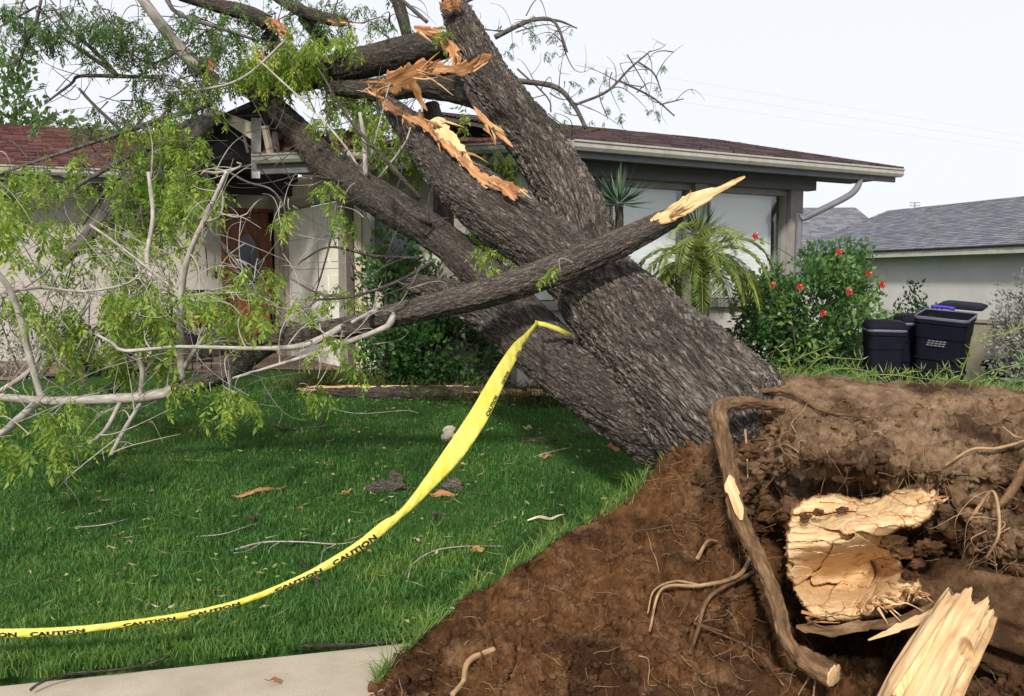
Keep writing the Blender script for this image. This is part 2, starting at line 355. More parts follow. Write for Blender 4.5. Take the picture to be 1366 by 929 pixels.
# ---------------------------------------------------------------- house frames
def frame(p, q):
    p, q = np.array(p, float), np.array(q, float); u = (q - p) / np.linalg.norm(q - p); return (p, u, np.array([-u[1], u[0]])), float(np.linalg.norm(q - p))
def a_at(F, b, px):                                       # distance along the frame where a pixel column meets the line b
    o, u, n = F; o = o + n * b; k = (px - CX) / FPX
    return (k * o[1] - o[0]) / (u[0] - k * u[1])
EAVE = 3.05
KC = (.62, 9.07)
FR, LR = frame(KC, (5.28, 11.5)); LR -= .14                          # right wing, eave line from the bend to the gable end
FL, LL = frame((-3.04, 10.15), KC)                        # left half of the wing, eave line up to the bend
DW0, DW1 = (-8.6, 10.9), (-3.55, 12.85)                   # wall with the front door
FD, LD = frame(DW0, DW1)
G0, G1 = np.array([-2.02, 10.42]), np.array([-3.60, 12.80])
FG, LG = frame(G0, G1)                                    # garage side wall: a runs away from the street, n points left
FG = (FG[0], FG[1], FG[2])
FLOOR = .50
sheet('flower_bed', [(-1.9, 9.75), (-2.0, 10.6), (-.3, 10.3), (1.2, 9.9), (5.4, 12.0), (5.6, 10.3), (3.6, 9.0), (.6, 9.1)], M['bed_soil'], .012)
sheet('driveway', [(-9.5, 9.0), (-5.0, 10.3), (-2.0, 10.6), (-3.4, 12.9), (-8.6, 10.95), (-12, 9.6), (-12, 8.2)], M['paver_brown'], .016)
sheet('side_path', [(4.6, 8.2), (5.9, 7.6), (9.5, 9.6), (9.2, 15), (6.3, 12.6)], M['concrete'], .014)
plain('stucco', (.47, .44, .40), .08, 3, .9, .35, .3, .2); plain('stucco_grey', (.46, .445, .44), .07, 2, .9, .3, .3, .08)
plain('siding_tan', (.52, .44, .33), .10, 5, .8, .2); plain('trim_grey', (.27, .25, .24), .10, 8, .6); plain('trim_brown', (.085, .066, .056), .15, 8, .6)
plain('gutter_grey', (.40, .385, .35), .10, 10, .5, 0, .3, .4); plain('fascia', (.17, .168, .19), .10, 10, .6); plain('soffit', (.10, .10, .12), .10, 10, .8)
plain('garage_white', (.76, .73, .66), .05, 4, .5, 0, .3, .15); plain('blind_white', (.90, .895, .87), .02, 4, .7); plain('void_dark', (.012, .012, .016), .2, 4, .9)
plain('broken_board', (.55, .46, .36), .14, 10, .8, .2); plain('board_grey', (.33, .32, .315), .14, 10, .8, .2); plain('black_metal', (.02, .02, .022), .2, 10, .4)
plain('red_paint', (.42, .02, .025), .2, 10, .4); plain('lamp_glass', (.55, .52, .44), .08, 10, .3); plain('steel', (.3, .3, .31), .1, 20, .4)
m = Mat('door_wood', .35, .5); co = m.co(None, (1, 1, .12)); m.color(m.ramp(m.noise(co, 26, 4), [(.3, (.11, .028, .010)), (.7, (.30, .09, .03))])); M['door_wood'] = m.m
m = Mat('dark_glass', .08, .5); m.color((.015, .02, .035)); M['dark_glass'] = m.m
def shinglemat(name, a, b, c):
    m = Mat(name, .92, .15); at = m.node('ShaderNodeAttribute', attribute_name='tint').outputs['Fac']
    m.color(m.mix(m.math('MULTIPLY', m.noise(m.co(), 90, 3), .4), m.ramp(at, [(0, a), (.5, b), (1, c)]), tuple(np.array(a) * .6))); m.bump(m.noise(m.co(), 150, 2), .5, .006); M[name] = m.m
shinglemat('shingle_red', (.085, .036, .034), (.15, .068, .062), (.22, .11, .10))
shinglemat('shingle_plum', (.070, .048, .053), (.12, .083, .090), (.175, .128, .132))
shinglemat('shingle_slate', (.135, .14, .165), (.19, .195, .225), (.25, .255, .285))
# window glass: a real thin pane, part mirror and part clear
m = Mat('pane_glass', .03, .5); out = m.n['Material Output']; tr = m.node('ShaderNodeBsdfTransparent', {0: (.93, .95, .95, 1)}); gl = m.node('ShaderNodeBsdfGlossy', {0: (1, 1, 1, 1), 'Roughness': .02})
lw_ = m.node('ShaderNodeLayerWeight', {0: .5}).outputs['Facing']; mx = m.node('ShaderNodeMixShader', {0: m.math('ADD', m.math('MULTIPLY', m.math('POWER', lw_, 4.0), .5), .07)}); m.l.new(tr.outputs[0], mx.inputs[1]); m.l.new(gl.outputs[0], mx.inputs[2]); m.l.new(mx.outputs[0], out.inputs[0]); M['pane_glass'] = m.m

def roof(parent, p0, p1, up, n_rows, expo, rise, mat, name='roof', hole=None, sub='trim_brown'):
    """a slope: eave from p0 to p1 (xyz), running back along up (unit xy) with rise; shingles laid one by one, joined"""
    p0, p1 = np.array(p0, float), np.array(p1, float); L = np.linalg.norm(p1 - p0); u = (p1 - p0) / L
    v = np.array([up[0], up[1], rise]); v /= np.linalg.norm(v); nn = np.cross(u, v); nn *= np.sign(nn[2])
    D = n_rows * expo
    c = [p0, p1, p1 + v * D, p0 + v * D]; c2 = [q - nn * .05 for q in c]
    deck = MB().hexa([c2[0], c2[1], c2[2], c2[3], c[0], c[1], c[2], c[3]]).build(name, M[sub], parent)
    V, Qs, T = [], [], []; k = 0
    for r in range(n_rows):
        a = -rng.uniform(0, .25)
        while a < L:
            w = rng.uniform(.16, .34); a0, a1 = max(a, -.02), min(a + w - .006, L + .02); a += w
            if a1 - a0 < .02: continue
            if hole is not None and hole(a0, r * expo): continue
            h = .010 + rng.uniform(0, .008); d0 = r * expo - .015 - rng.uniform(0, .02); d1 = (r + 1) * expo + .04
            q = [p0 + u * a0 + v * d0 + nn * .004, p0 + u * a1 + v * d0 + nn * .004, p0 + u * a1 + v * d0 + nn * (.004 + h + .012), p0 + u * a0 + v * d0 + nn * (.004 + h + .012), p0 + u * a1 + v * d1 + nn * .006, p0 + u * a0 + v * d1 + nn * .006]
            V += q; Qs += [[k, k + 1, k + 2, k + 3], [k + 3, k + 2, k + 4, k + 5]]; T += [rng.uniform()] * 6; k += 6
    obj('shingles', V, [Qs], M[mat], deck, {'tint': np.array(T)}, False, kind='stuff')
    return deck, v, nn
def F3(F, a, b, z): o, u, n = F; q = o + u * a + n * b; return np.array([q[0], q[1], z])

house = thing('house', (0, 11, FLOOR - .3), 'low ranch house with shingle roof crushed by the fallen tree', 'house')
# right wing: walls with openings, windows, posts
WB = .64                                                  # wall stands back from the eave
aR0, aR1 = a_at(FR, WB, 690), a_at(FR, WB, 1066)
wins = [(a_at(FR, WB, l), a_at(FR, WB, r)) for l, r in ((705, 797), (812, 921), (941, 1047))]
WT, WS = 2.76, 1.30
mb = MB(); mb.box(FR, aR0, aR1, WB, WB + .15, FLOOR - .4, WS); mb.box(FR, aR0, aR1, WB, WB + .15, WT, EAVE + .15)
e = aR0
for l, r in wins + [(aR1, aR1)]:
    if l - e > .01: mb.box(FR, e, l, WB, WB + .15, WS, WT)
    e = r
mb.box(FR, aR1 - .15, aR1 - .003, WB + .15, WB + 6, FLOOR - .6, EAVE + .15); mb.box(FR, aR0, aR1 - .16, WB + 5.85, WB + 6, FLOOR - .6, EAVE + .15)
mb.build('wall', M['stucco'], house)
for l, r in wins:
    fr = MB(); t = .05
    fr.box(FR, l, r, WB - .03, WB + .09, WT - t, WT + .001); fr.box(FR, l, r, WB - .03, WB + .09, WS, WS + t); fr.box(FR, l, l + t * .6, WB - .028, WB + .088, WS + t, WT - t); fr.box(FR, r - t * 1.4, r, WB - .028, WB + .088, WS + t, WT - t)
    f = fr.build('window', M['trim_grey'], house)
    MB().box(FR, l + .02, r - .02, WB + .030, WB + .036, WS + .03, WT - .03).build('pane', M['pane_glass'], f)
    # roller blind with shallow pleats, stopping short of the right jamb
    a = np.linspace(l + .03, r - .13, 12); z = np.linspace(WS + .06, WT - .03, 40); A, Zz = np.meshgrid(a, z, indexing='ij')
    pl = WB + .16 + .006 * np.sin(Zz * 18 + A * 2) * (Zz < WS + .55) + .004 * np.sin(A * 9)
    P = np.stack([FR[0][0] + FR[1][0] * A + FR[2][0] * pl, FR[0][1] + FR[1][1] * A + FR[2][1] * pl, Zz], -1).reshape(-1, 3)
    i, j = np.meshgrid(np.arange(11), np.arange(39), indexing='ij'); q = np.stack([i * 40 + j, (i + 1) * 40 + j, (i + 1) * 40 + j + 1, i * 40 + j + 1], -1).reshape(-1, 4)
    obj('blind', P, [q], M['blind_white'], f)
    MB().box(FR, l - .02, r + .02, WB - .09, WB - .031, WS - .05, WS + .012).build('sill', M['trim_grey'], f)
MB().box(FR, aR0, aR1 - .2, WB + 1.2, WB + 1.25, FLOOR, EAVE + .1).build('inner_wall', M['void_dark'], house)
for l, r in ((799, 810), (923, 939), (1049, 1065)):
    MB().box(FR, a_at(FR, WB - .07, l), a_at(FR, WB - .07, r), WB - .10, WB - .035, FLOOR - .3, EAVE - .16).build('post', M['trim_grey'], house)
# eave: fascia, gutter, soffit
def gutter(F, a0, a1, b, z, parent):
    prof = [(0, 0), (-.075, 0), (-.10, .035), (-.10, .075), (-.115, .085), (-.115, .105), (-.10, .105), (-.095, .09), (-.088, .075), (-.088, .04), (-.07, .012), (0, .012)]
    V = [F3(F, a, b + pb, z + pz) for a in (a0, a1) for pb, pz in prof]; n = len(prof)
    q = [[k, (k + 1) % n, n + (k + 1) % n, n + k] for k in range(n)]
    o = obj('gutter', V, [q], M['gutter_grey'], parent, smooth=False)
    MB().box(F, a0 - .004, a0 + .004, b - .10, b - .001, z + .012, z + .10).build('end_cap', M['gutter_grey'], o)
    MB().box(F, a1 - .004, a1 + .004, b - .10, b - .001, z + .012, z + .10).build('end_cap', M['gutter_grey'], o)
    return o
MB().box(FR, .0, LR, .0, .03, EAVE - .15, EAVE + .02).build('fascia', M['fascia'], house)
gutter(FR, -.02, LR + .03, -.004, EAVE - .085, house)
MB().box(FR, .1, LR - .02, .04, WB + .1, EAVE - .10, EAVE - .07).build('soffit', M['soffit'], house)
MB().box(FR, aR0, LR - .95, WB - .16, WB - .004, EAVE - .26, EAVE - .104).build('header_beam', M['fascia'], house)
roof(house, F3(FR, -.25, -.03, EAVE + .03), F3(FR, LR + .06, -.03, EAVE + .03), FR[2], 27, .14, .245, 'shingle_plum')
roof(house, F3(FR, LR + .06, 7.42, EAVE + .03), F3(FR, -.25, 7.42, EAVE + .03), -FR[2], 27, .14, .245, 'shingle_plum')
# gable end boards
g0, g1 = F3(FR, LR - .02, .0, EAVE), F3(FR, LR - .02, 3.7, EAVE + .9)
MB().bar(g0, g1, .14, .03).build('barge_board', M['fascia'], house)
MB().bar(F3(FR, LR - .02, 7.4, EAVE), F3(FR, LR - .02, 3.72, EAVE + .9), .14, .03).build('barge_board', M['fascia'], house)
gv = [F3(FR, aR1 - .02, WB, EAVE + .1), F3(FR, aR1 - .02, 6.6, EAVE + .1), F3(FR, aR1 - .02, 3.7, EAVE + .84)]
obj('gable_wall', gv + [q - np.array([*FR[1] * .1, 0]) for q in gv], [[[0, 1, 2], [3, 5, 4]], [[0, 3, 4, 1], [1, 4, 5, 2], [2, 5, 3, 0]]], M['stucco'], house, smooth=False)
# downpipe: out of the gutter, elbow, slanting back to the wall corner, then down
dp = [W(1147, 236, 11.15), W(1146, 245, 11.15), W(1139, 256, 11.12), W(1122, 267, 11.1), W(1072, 292, 11.15), W(1066, 300, 11.2)]; dp.append(np.array([dp[-1][0], dp[-1][1], FLOOR - .2]))
MB().tube(dp, .042, 10, .06).build('downpipe', M['fascia'], house, True)
# left half of the wing: wall, eave, roof with a torn hole
WBL = .55
aL0 = a_at(FL, WBL, 470); aL1 = a_at(FL, WBL, 712)
MB().box(FL, aL0, aL1, WBL, WBL + .15, FLOOR - .3, EAVE - .02).build('wall', M['stucco'], house)
lw = (a_at(FL, WBL, 498), a_at(FL, WBL, 560))
f = MB().box(FL, lw[0], lw[1], WBL - .03, WBL - .003, 1.5, 2.6).build('window', M['trim_grey'], house)
MB().box(FL, lw[0] + .05, lw[1] - .05, WBL - .04, WBL - .032, 1.55, 2.55).build('pane', M['dark_glass'], f)
MB().box(FL, aL0 - .05, aL0 + .05, WBL - .05, WBL - .004, FLOOR - .1, EAVE - .12).build('corner_post', M['trim_brown'], house)
MB().box(FL, aL0 + .055, aL0 + .15, WBL - .03, WBL - .004, FLOOR - .1, EAVE - .12).build('corner_board', M['siding_tan'], house)
MB().box(FL, .0, LL, .0, .03, EAVE - .2, EAVE + .02).build('fascia', M['fascia'], house)
gutter(FL, .0, LL + .02, -.004, EAVE - .085, house)
MB().box(FL, .0, LL, .04, WBL + .1, EAVE - .13, EAVE - .10).build('soffit', M['soffit'], house)
def torn(a, d): return (a < 1.25 and .05 < d < 1.5) or (1.2 < a < 2.1 and .3 < d < 1.1)
roof(house, F3(FL, .0, -.03, EAVE + .03), F3(FL, LL - .25, -.03, EAVE + .03), FL[2], 22, .14, .20, 'shingle_red', hole=torn)
# loose curled shingle strips and split rafters at the break
for k in range(9):
    a0 = .1 + .12 * k; b0 = .1 + .1 * (k % 4); pts = [F3(FL, a0 + .10 * t * (k % 3), b0 + .25 * t, EAVE + .06 + .26 * math.sin(t * 2.2) * rng.uniform(.6, 1.2)) for t in np.linspace(0, 1, 7)]
    V = []; w = np.array([*FL[1], 0]) * .09
    for p in pts: V += [p - w, p + w, p + w - np.array([0, 0, .008]), p - w - np.array([0, 0, .008])]
    q = [[4 * i + j, 4 * i + (j + 1) % 4, 4 * i + 4 + (j + 1) % 4, 4 * i + 4 + j] for i in range(6) for j in range(4)]
    obj('loose_shingle', V, [q], M['shingle_red'], house, {'tint': np.full(len(V), rng.uniform())}, True)
def board(p, q, w, t, mat, name='broken_board'): return MB().bar(p, q, w, t).build(name, M[mat], house)
board(W(353, 168, 9.95), W(362, 212, 10.02), .05, .07, 'broken_board', 'split_rafter'); board(W(366, 176, 10.2), W(372, 214, 10.25), .04, .05, 'board_grey', 'split_rafter')
board(W(428, 178, 10.2), W(480, 176, 10.3), .03, .05, 'blind_white', 'split_rafter')
# porch: gable remains, ceiling, walls with the front door, garage side
MB().hexa([W(278, 142, 10.6), W(338, 164, 10.2), W(338, 188, 10.2), W(284, 152, 10.6), W(278, 142, 10.65), W(338, 164, 10.25), W(338, 188, 10.25), W(284, 152, 10.65)]).build('barge_board', M['broken_board'], house)
MB().hexa([W(335, 157, 10.15), W(349, 158, 10.15), W(347, 238, 10.15), W(335, 238, 10.15), W(335, 157, 10.2), W(349, 158, 10.2), W(347, 238, 10.2), W(335, 238, 10.2)]).build('hanging_fascia', M['board_grey'], house)
MB().hexa([W(336, 229, 10.12), W(347, 229, 10.12), W(347, 238, 10.12), W(336, 238, 10.12), W(336, 229, 10.145), W(347, 229, 10.145), W(347, 238, 10.145), W(336, 238, 10.145)]).build('fascia_end', M['blind_white'], house)
for p, q, w in ((W(278, 152, 10.6), W(284, 178, 10.6), .02), (W(325, 180, 10.4), W(331, 204, 10.4), .03), (W(278, 150, 10.7), W(252, 226, 10.7), .06)):
    board(p, q, w, .03, 'board_grey', 'split_batten')
plain('porch_shade_paint', (.022, .019, .021), .2, 8, .8)  # near-black: porch shade put into the colour of ceiling, roof, panel and beam
dl_ = a_at(FD, 0, 303)
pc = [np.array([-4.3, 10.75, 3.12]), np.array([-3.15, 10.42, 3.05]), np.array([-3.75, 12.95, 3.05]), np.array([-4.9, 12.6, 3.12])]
MB().hexa([*pc, *[q + np.array([0, 0, .06]) for q in pc]]).build('porch_ceiling', M['porch_shade_paint'], house)
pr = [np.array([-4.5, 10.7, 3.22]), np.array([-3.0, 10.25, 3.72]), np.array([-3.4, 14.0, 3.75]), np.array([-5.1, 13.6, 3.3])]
MB().hexa([*pr, *[q + np.array([0, 0, .06]) for q in pr]]).build('porch_roof', M['porch_shade_paint'], house)
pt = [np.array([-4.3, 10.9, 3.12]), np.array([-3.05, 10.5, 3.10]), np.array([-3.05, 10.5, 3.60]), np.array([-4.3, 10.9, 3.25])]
MB().hexa([*pt, *[q + np.array([.03, .08, 0]) for q in pt]]).build('gable_panel', M['porch_shade_paint'], house)
MB().box(FD, dl_ - .9, LD + .2, -.9, -.82, 2.78, EAVE + .3).build('porch_beam', M['porch_shade_paint'], house)
MB().box(FL, .0, LL, WBL + .2, 3.2, EAVE - .09, EAVE - .06).build('ceiling', M['soffit'], house)
# door wall
dl, dr = a_at(FD, 0, 303), a_at(FD, 0, 361)
MB().box(FD, -4, dl - .06, 0, .15, FLOOR - .4, EAVE + .1).build('wall', M['stucco'], house)
MB().box(FD, dl - .06, LD + .5, 0, .15, FLOOR + 2.16, EAVE + .1).build('wall', M['stucco'], house)
MB().box(FD, dr + .11, LD + .5, 0, .15, FLOOR - .4, FLOOR + 2.16).build('wall', M['stucco'], house)
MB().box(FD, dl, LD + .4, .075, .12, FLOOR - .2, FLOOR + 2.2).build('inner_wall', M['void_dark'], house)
d = MB().box(FD, dl, dr, .03, .07, FLOOR, FLOOR + 2.1).build('front_door', M['door_wood'], house)
MB().box(FD, dl - .06, dl - .002, -.02, .12, FLOOR, FLOOR + 2.16).build('door_frame', M['door_wood'], d); MB().box(FD, dl - .002, dr + .1, -.02, .12, FLOOR + 2.102, FLOOR + 2.158).build('door_frame', M['door_wood'], d)
dc = (dl + dr) / 2; th = np.arange(28) / 28 * 2 * math.pi
def oval(ra, rz, zc, b): return [F3(FD, dc + ra * math.cos(t), b, zc + rz * math.sin(t)) for t in th]
zc = FLOOR + 1.28; o1, o2, o3 = oval(.20, .52, zc, -.002), oval(.165, .48, zc, -.004), oval(.21, .53, zc, .029)
n = 28; k1 = [[i, (i + 1) % n, n + (i + 1) % n, n + i] for i in range(n)] + [[i, 2 * n + i, 2 * n + (i + 1) % n, (i + 1) % n] for i in range(n)]
obj('oval_frame', o1 + o2 + o3, [k1], M['door_wood'], d, smooth=False)
obj('oval_glass', o2 + [F3(FD, dc, .0, zc)], [[[(i + 1) % n, i, n] for i in range(n)]], M['dark_glass'], d, smooth=False)
for s in (-1, 1):
    MB().box(FD, dc + s * .30 - .06, dc + s * .30 + .06, .018, .029, FLOOR + .85, FLOOR + 1.95).build('door_panel', M['door_wood'], d)
MB().box(FD, dc - .3, dc + .3, .018, .029, FLOOR + .15, FLOOR + .62).build('door_panel', M['door_wood'], d)
MB().box(FD, dr - .06, dr - .03, -.03, .02, FLOOR + .95, FLOOR + 1.08).build('handle', M['steel'], d)
wl_, wr_ = a_at(FD, 0, 138), a_at(FD, 0, 226)
f = MB().box(FD, wl_, wr_, -.03, -.003, 2.25, 2.86).build('window', M['trim_grey'], house)
MB().box(FD, wl_ + .04, wr_ - .04, -.04, -.032, 2.29, 2.82).build('pane', M['dark_glass'], f); MB().box(FD, wl_ - .06, wr_ + .06, -.10, -.004, 2.17, 2.245).build('sill', M['gutter_grey'], f)
MB().box(FD, a_at(FD, 0, 288), a_at(FD, 0, 290.5), -.02, -.003, 1.62, 1.72).build('doorbell', M['black_metal'], house)
# left roof
MB().box(FD, -4, LD - .9, -.62, -.59, EAVE - .16, EAVE + .02).build('fascia', M['fascia'], house); gutter(FD, -4, LD - .9, -.624, EAVE - .085, house)
MB().box(FD, -4, LD - .9, -.585, -.003, EAVE - .12, EAVE - .09).build('soffit', M['soffit'], house)
roof(house, F3(FD, -4.1, -.66, EAVE + .03), F3(FD, LD - .75, -.66, EAVE + .03), FD[2], 28, .14, .29, 'shingle_red')
# garage side wall: door sections face the drive
OUT = lambda b: b                                         # n of FG points left, out of the wall
GT = 2.62
ga0, ga1 = a_at(FG, 0, 458), a_at(FG, 0, 381)
MB().box(FG, 0.0, ga0, -.15, 0, FLOOR - .3, EAVE - .092).build('wall', M['siding_tan'], house); MB().box(FG, ga1, LG, -.15, 0, FLOOR - .3, EAVE - .092).build('wall', M['siding_tan'], house)
sd = MB().box(FG, ga0, ga1, -.15, -.012, GT, EAVE - .092).build('wall', M['siding_tan'], house)
a = 0.02
while a < LG:
    MB().box(FG, a, min(a + .085, LG), .001, .012, GT + .09, EAVE - .15).build('siding_board', M['siding_tan'], house); a += .1
gd = MB().box(FG, ga0 + .02, ga1 - .02, -.12, -.09, FLOOR - .05, GT - .02).build('garage_door', M['garage_white'], house)
for r in range(5):
    z0 = FLOOR - .03 + r * .425; s = MB().box(FG, ga0 + .03, ga1 - .03, -.088, -.06, z0, z0 + .417).build('door_section', M['garage_white'], gd)
    for c in range(4):
        w = (ga1 - ga0 - .1) / 4; x0 = ga0 + .05 + c * w
        MB().box(FG, x0 + .05, x0 + w - .05, -.061, -.050, z0 + .09, z0 + .33).build('raised_panel', M['garage_white'], s)
MB().box(FG, ga1 - .01, ga1 + .10, .002, .05, FLOOR - .1, GT + .10).build('jamb', M['trim_grey'], house); MB().box(FG, ga0 - .10, ga0 + .01, .002, .05, FLOOR - .1, GT + .10).build('jamb', M['trim_grey'], house)
MB().box(FG, ga0 + .012, ga1 - .012, .002, .05, GT, GT + .09).build('lintel', M['trim_grey'], house)
# porch lantern on a bracket
lp = W(313, 243, 11.9); lan = thing('porch_lantern', lp, 'glass bowl porch lantern hanging above the wooden front door', 'lantern')
prof = [(0.012, -.20), (.05, -.17), (.10, -.10), (.125, 0), (.13, .09)]
V = [lp + np.array([r * math.cos(t), r * math.sin(t), z]) for r, z in prof for t in np.arange(14) / 14 * 2 * math.pi]
obj('bowl', V, [[[r * 14 + k, r * 14 + (k + 1) % 14, r * 14 + 14 + (k + 1) % 14, r * 14 + 14 + k] for r in range(4) for k in range(14)]], M['lamp_glass'], lan)
MB().tube([lp + [0, 0, .095], lp + [0, 0, .12], lp + [0, 0, .16]], [.14, .13, .03], 14).build('cap', M['black_metal'], lan, True)
MB().tube([lp + [0, 0, .15], lp + [0, 0, .40], lp + [0, 0, .62]], .012, 6).build('chain', M['black_metal'], lan)
MB().tube([lp + [0, 0, -.19], lp + [0, 0, -.23], lp + [0, 0, -.26]], [.02, .015, .004], 8).build('finial', M['black_metal'], lan)
# ---------------------------------------------------------------- neighbour's house, behind the bins
NB0, NB1 = W(1480, 330, 17.6), W(1060, 330, 27.5)
FN, LN = frame(NB0[:2], NB1[:2]); NE = 2.33                   # a runs away from the street, n points left towards us
nb = thing('house', (13.5, 22, -.8), 'grey stucco neighbouring house with slate shingle hip roof', 'house')
MB().box(FN, -.5, LN, -.25, -.10, -1.4, NE - .04).build('wall', M['stucco_grey'], nb)
MB().box(FN, -.9, LN, .42, .45, NE - .13, NE + .05).build('fascia', M['gutter_grey'], nb); MB().box(FN, -.9, LN, -.2, .418, NE - .08, NE - .05).build('soffit', M['soffit'], nb)
roof(nb, F3(FN, LN, .50, NE + .06), F3(FN, -1.0, .50, NE + .06), -FN[2], 30, .15, .36, 'shingle_slate')
# hip facing the street and the wing further back
roof(nb, F3(FN, -1.0, .50, NE + .06), F3(FN, -1.0, -8.5, NE + .06), FN[1], 12, .15, .34, 'shingle_slate')
roof(nb, W(1020, 338, 30.5), W(1215, 338, 30.0), np.array([.0, 1.0]), 34, .16, .40, 'shingle_slate', 'rear_roof')
ant = thing('roof_antenna', W(1220, 286, 29), 'small antenna standing on the slate roof ridge', 'antenna')
p = W(1220, 284, 29); MB().tube([p, p + [0, 0, .18], p + [0, 0, .36]], .03, 6).build('mast', M['steel'], ant)
for k in (0, .1): MB().bar(p + [-.18, 0, .24 + k], p + [.18, 0, .24 + k], .03, .03).build('crossbar', M['steel'], ant)
# ---------------------------------------------------------------- the uprooted tree
tree = thing('fallen_tree', (1.5, 4.4, 0), 'uprooted ash tree leaning onto the house with its root plate torn up', 'tree')
def pxpath(rows): return np.array([W(x, y, d) for x, y, d, r in rows]), np.array([r * PXM(d) for x, y, d, r in rows])
def limb(name, rows, mat, seg, step, bark=None, parent=None, wob=.10, **k):
    P, R = pxpath(rows); v, q, b = tube(P, R, seg, step, bark=bark, wob=wob, **k)
    return obj(name, v, q, M[mat], parent if parent is not None else tree, {'bco': b})
trunk = limb('trunk', [(1010, 606, 4.75, 60), (985, 582, 4.82, 92), (945, 540, 5.0, 91), (893, 489, 5.35, 81), (846, 440, 5.7, 71), (799, 384, 6.05, 57), (785, 342, 6.25, 49), (775, 306, 6.4, 43), (760, 266, 6.6, 38), (720, 197, 6.95, 35), (681, 148, 7.15, 33), (649, 105, 7.4, 30), (625, 52, 7.65, 24), (605, 10, 7.85, 18)], 'bark_thick', 400, .0135, (.030, .032), wob=.07)
limb('limb', [(935, 585, 5.05, 62), (885, 568, 5.2, 58), (825, 536, 5.4, 48), (765, 502, 5.65, 39), (718, 467, 5.9, 36), (671, 431, 6.2, 32), (612, 400, 6.6, 24), (575, 387, 6.85, 18), (552, 380, 7.0, 14), (544, 378, 7.05, 8)], 'bark_limb', 230, .0135, (.028, .022), wob=.08)
limb('limb', [(815, 405, 5.95, 58), (775, 365, 6.1, 50), (724, 324, 6.25, 42), (668, 288, 6.5, 41), (627, 257, 6.85, 36), (598, 229, 7.2, 30), (570, 195, 7.6, 25), (540, 162, 7.85, 18), (510, 133, 8.1, 7)], 'bark_limb', 230, .0135, (.027, .021))
limb('limb', [(760, 480, 5.75, 34), (725, 450, 5.95, 32), (690, 412, 6.2, 30), (650, 370, 6.55, 26), (622, 347, 6.8, 24), (595, 323, 7.1, 23), (545, 290, 7.7, 23), (480, 250, 8.7, 22), (430, 212, 9.45, 20), (385, 162, 9.9, 17), (340, 122, 10.2, 14), (318, 104, 10.4, 12)], 'bark_mid', 130, .016, (.022, .012))
limb('limb', [(598, 60, 8.1, 16), (560, 66, 8.5, 20), (500, 80, 9.2, 20), (440, 94, 9.8, 19), (390, 106, 10.2, 18), (345, 116, 10.4, 14)], 'bark_mid', 80, .02, (.024, .010))
limb('limb', [(660, 130, 7.6, 22), (612, 118, 8.0, 20), (560, 112, 8.5, 18), (505, 120, 9.0, 15), (440, 118, 9.5, 9)], 'bark_mid', 70, .02, (.024, .010))
limb('limb', [(590, 335, 8.4, 14), (592, 270, 8.6, 14), (590, 200, 8.8, 13), (574, 140, 8.9, 11)], 'bark_mid', 60, .02, (.026, .010))
limb('limb', [(622, 118, 7.35, 5), (645, 150, 7.15, 8), (668, 178, 7.0, 8), (690, 204, 6.9, 4)], 'bark_thick', 60, .02, (.026, .010))
limb('limb', [(286, 152, 9.4, 9), (258, 178, 9.3, 12), (215, 207, 9.1, 13), (165, 258, 8.9, 11), (120, 312, 8.7, 9), (75, 358, 8.5, 7)], 'twig_dark', 16, .05)
limb('limb', [(240, -6, 9.8, 7), (290, 8, 9.8, 9), (330, 18, 9.7, 10), (358, 32, 9.7, 10)], 'bark_mid', 18, .05)
limb('limb', [(180, -14, 9.2, 6), (205, 20, 9.3, 7), (235, 60, 9.5, 8), (262, 88, 9.6, 8), (288, 108, 9.8, 8)], 'twig_pale', 16, .05)
limb('limb', [(365, -6, 9.9, 6), (400, 14, 9.7, 8), (430, 24, 9.6, 8), (458, 29, 9.5, 7)], 'bark_mid', 16, .05)
limb('limb', [(404, 22, 9.9, 8), (422, 45, 9.9, 9), (438, 66, 10.0, 8)], 'bark_mid', 14, .05)
limb('limb', [(527, -6, 9.0, 7), (536, 20, 9.0, 8), (543, 48, 9.0, 7)], 'bark_mid', 14, .05)
limb('limb', [(355, 45, 9.9, 9), (375, 70, 9.9, 10), (405, 95, 9.9, 10)], 'bark_mid', 14, .05)

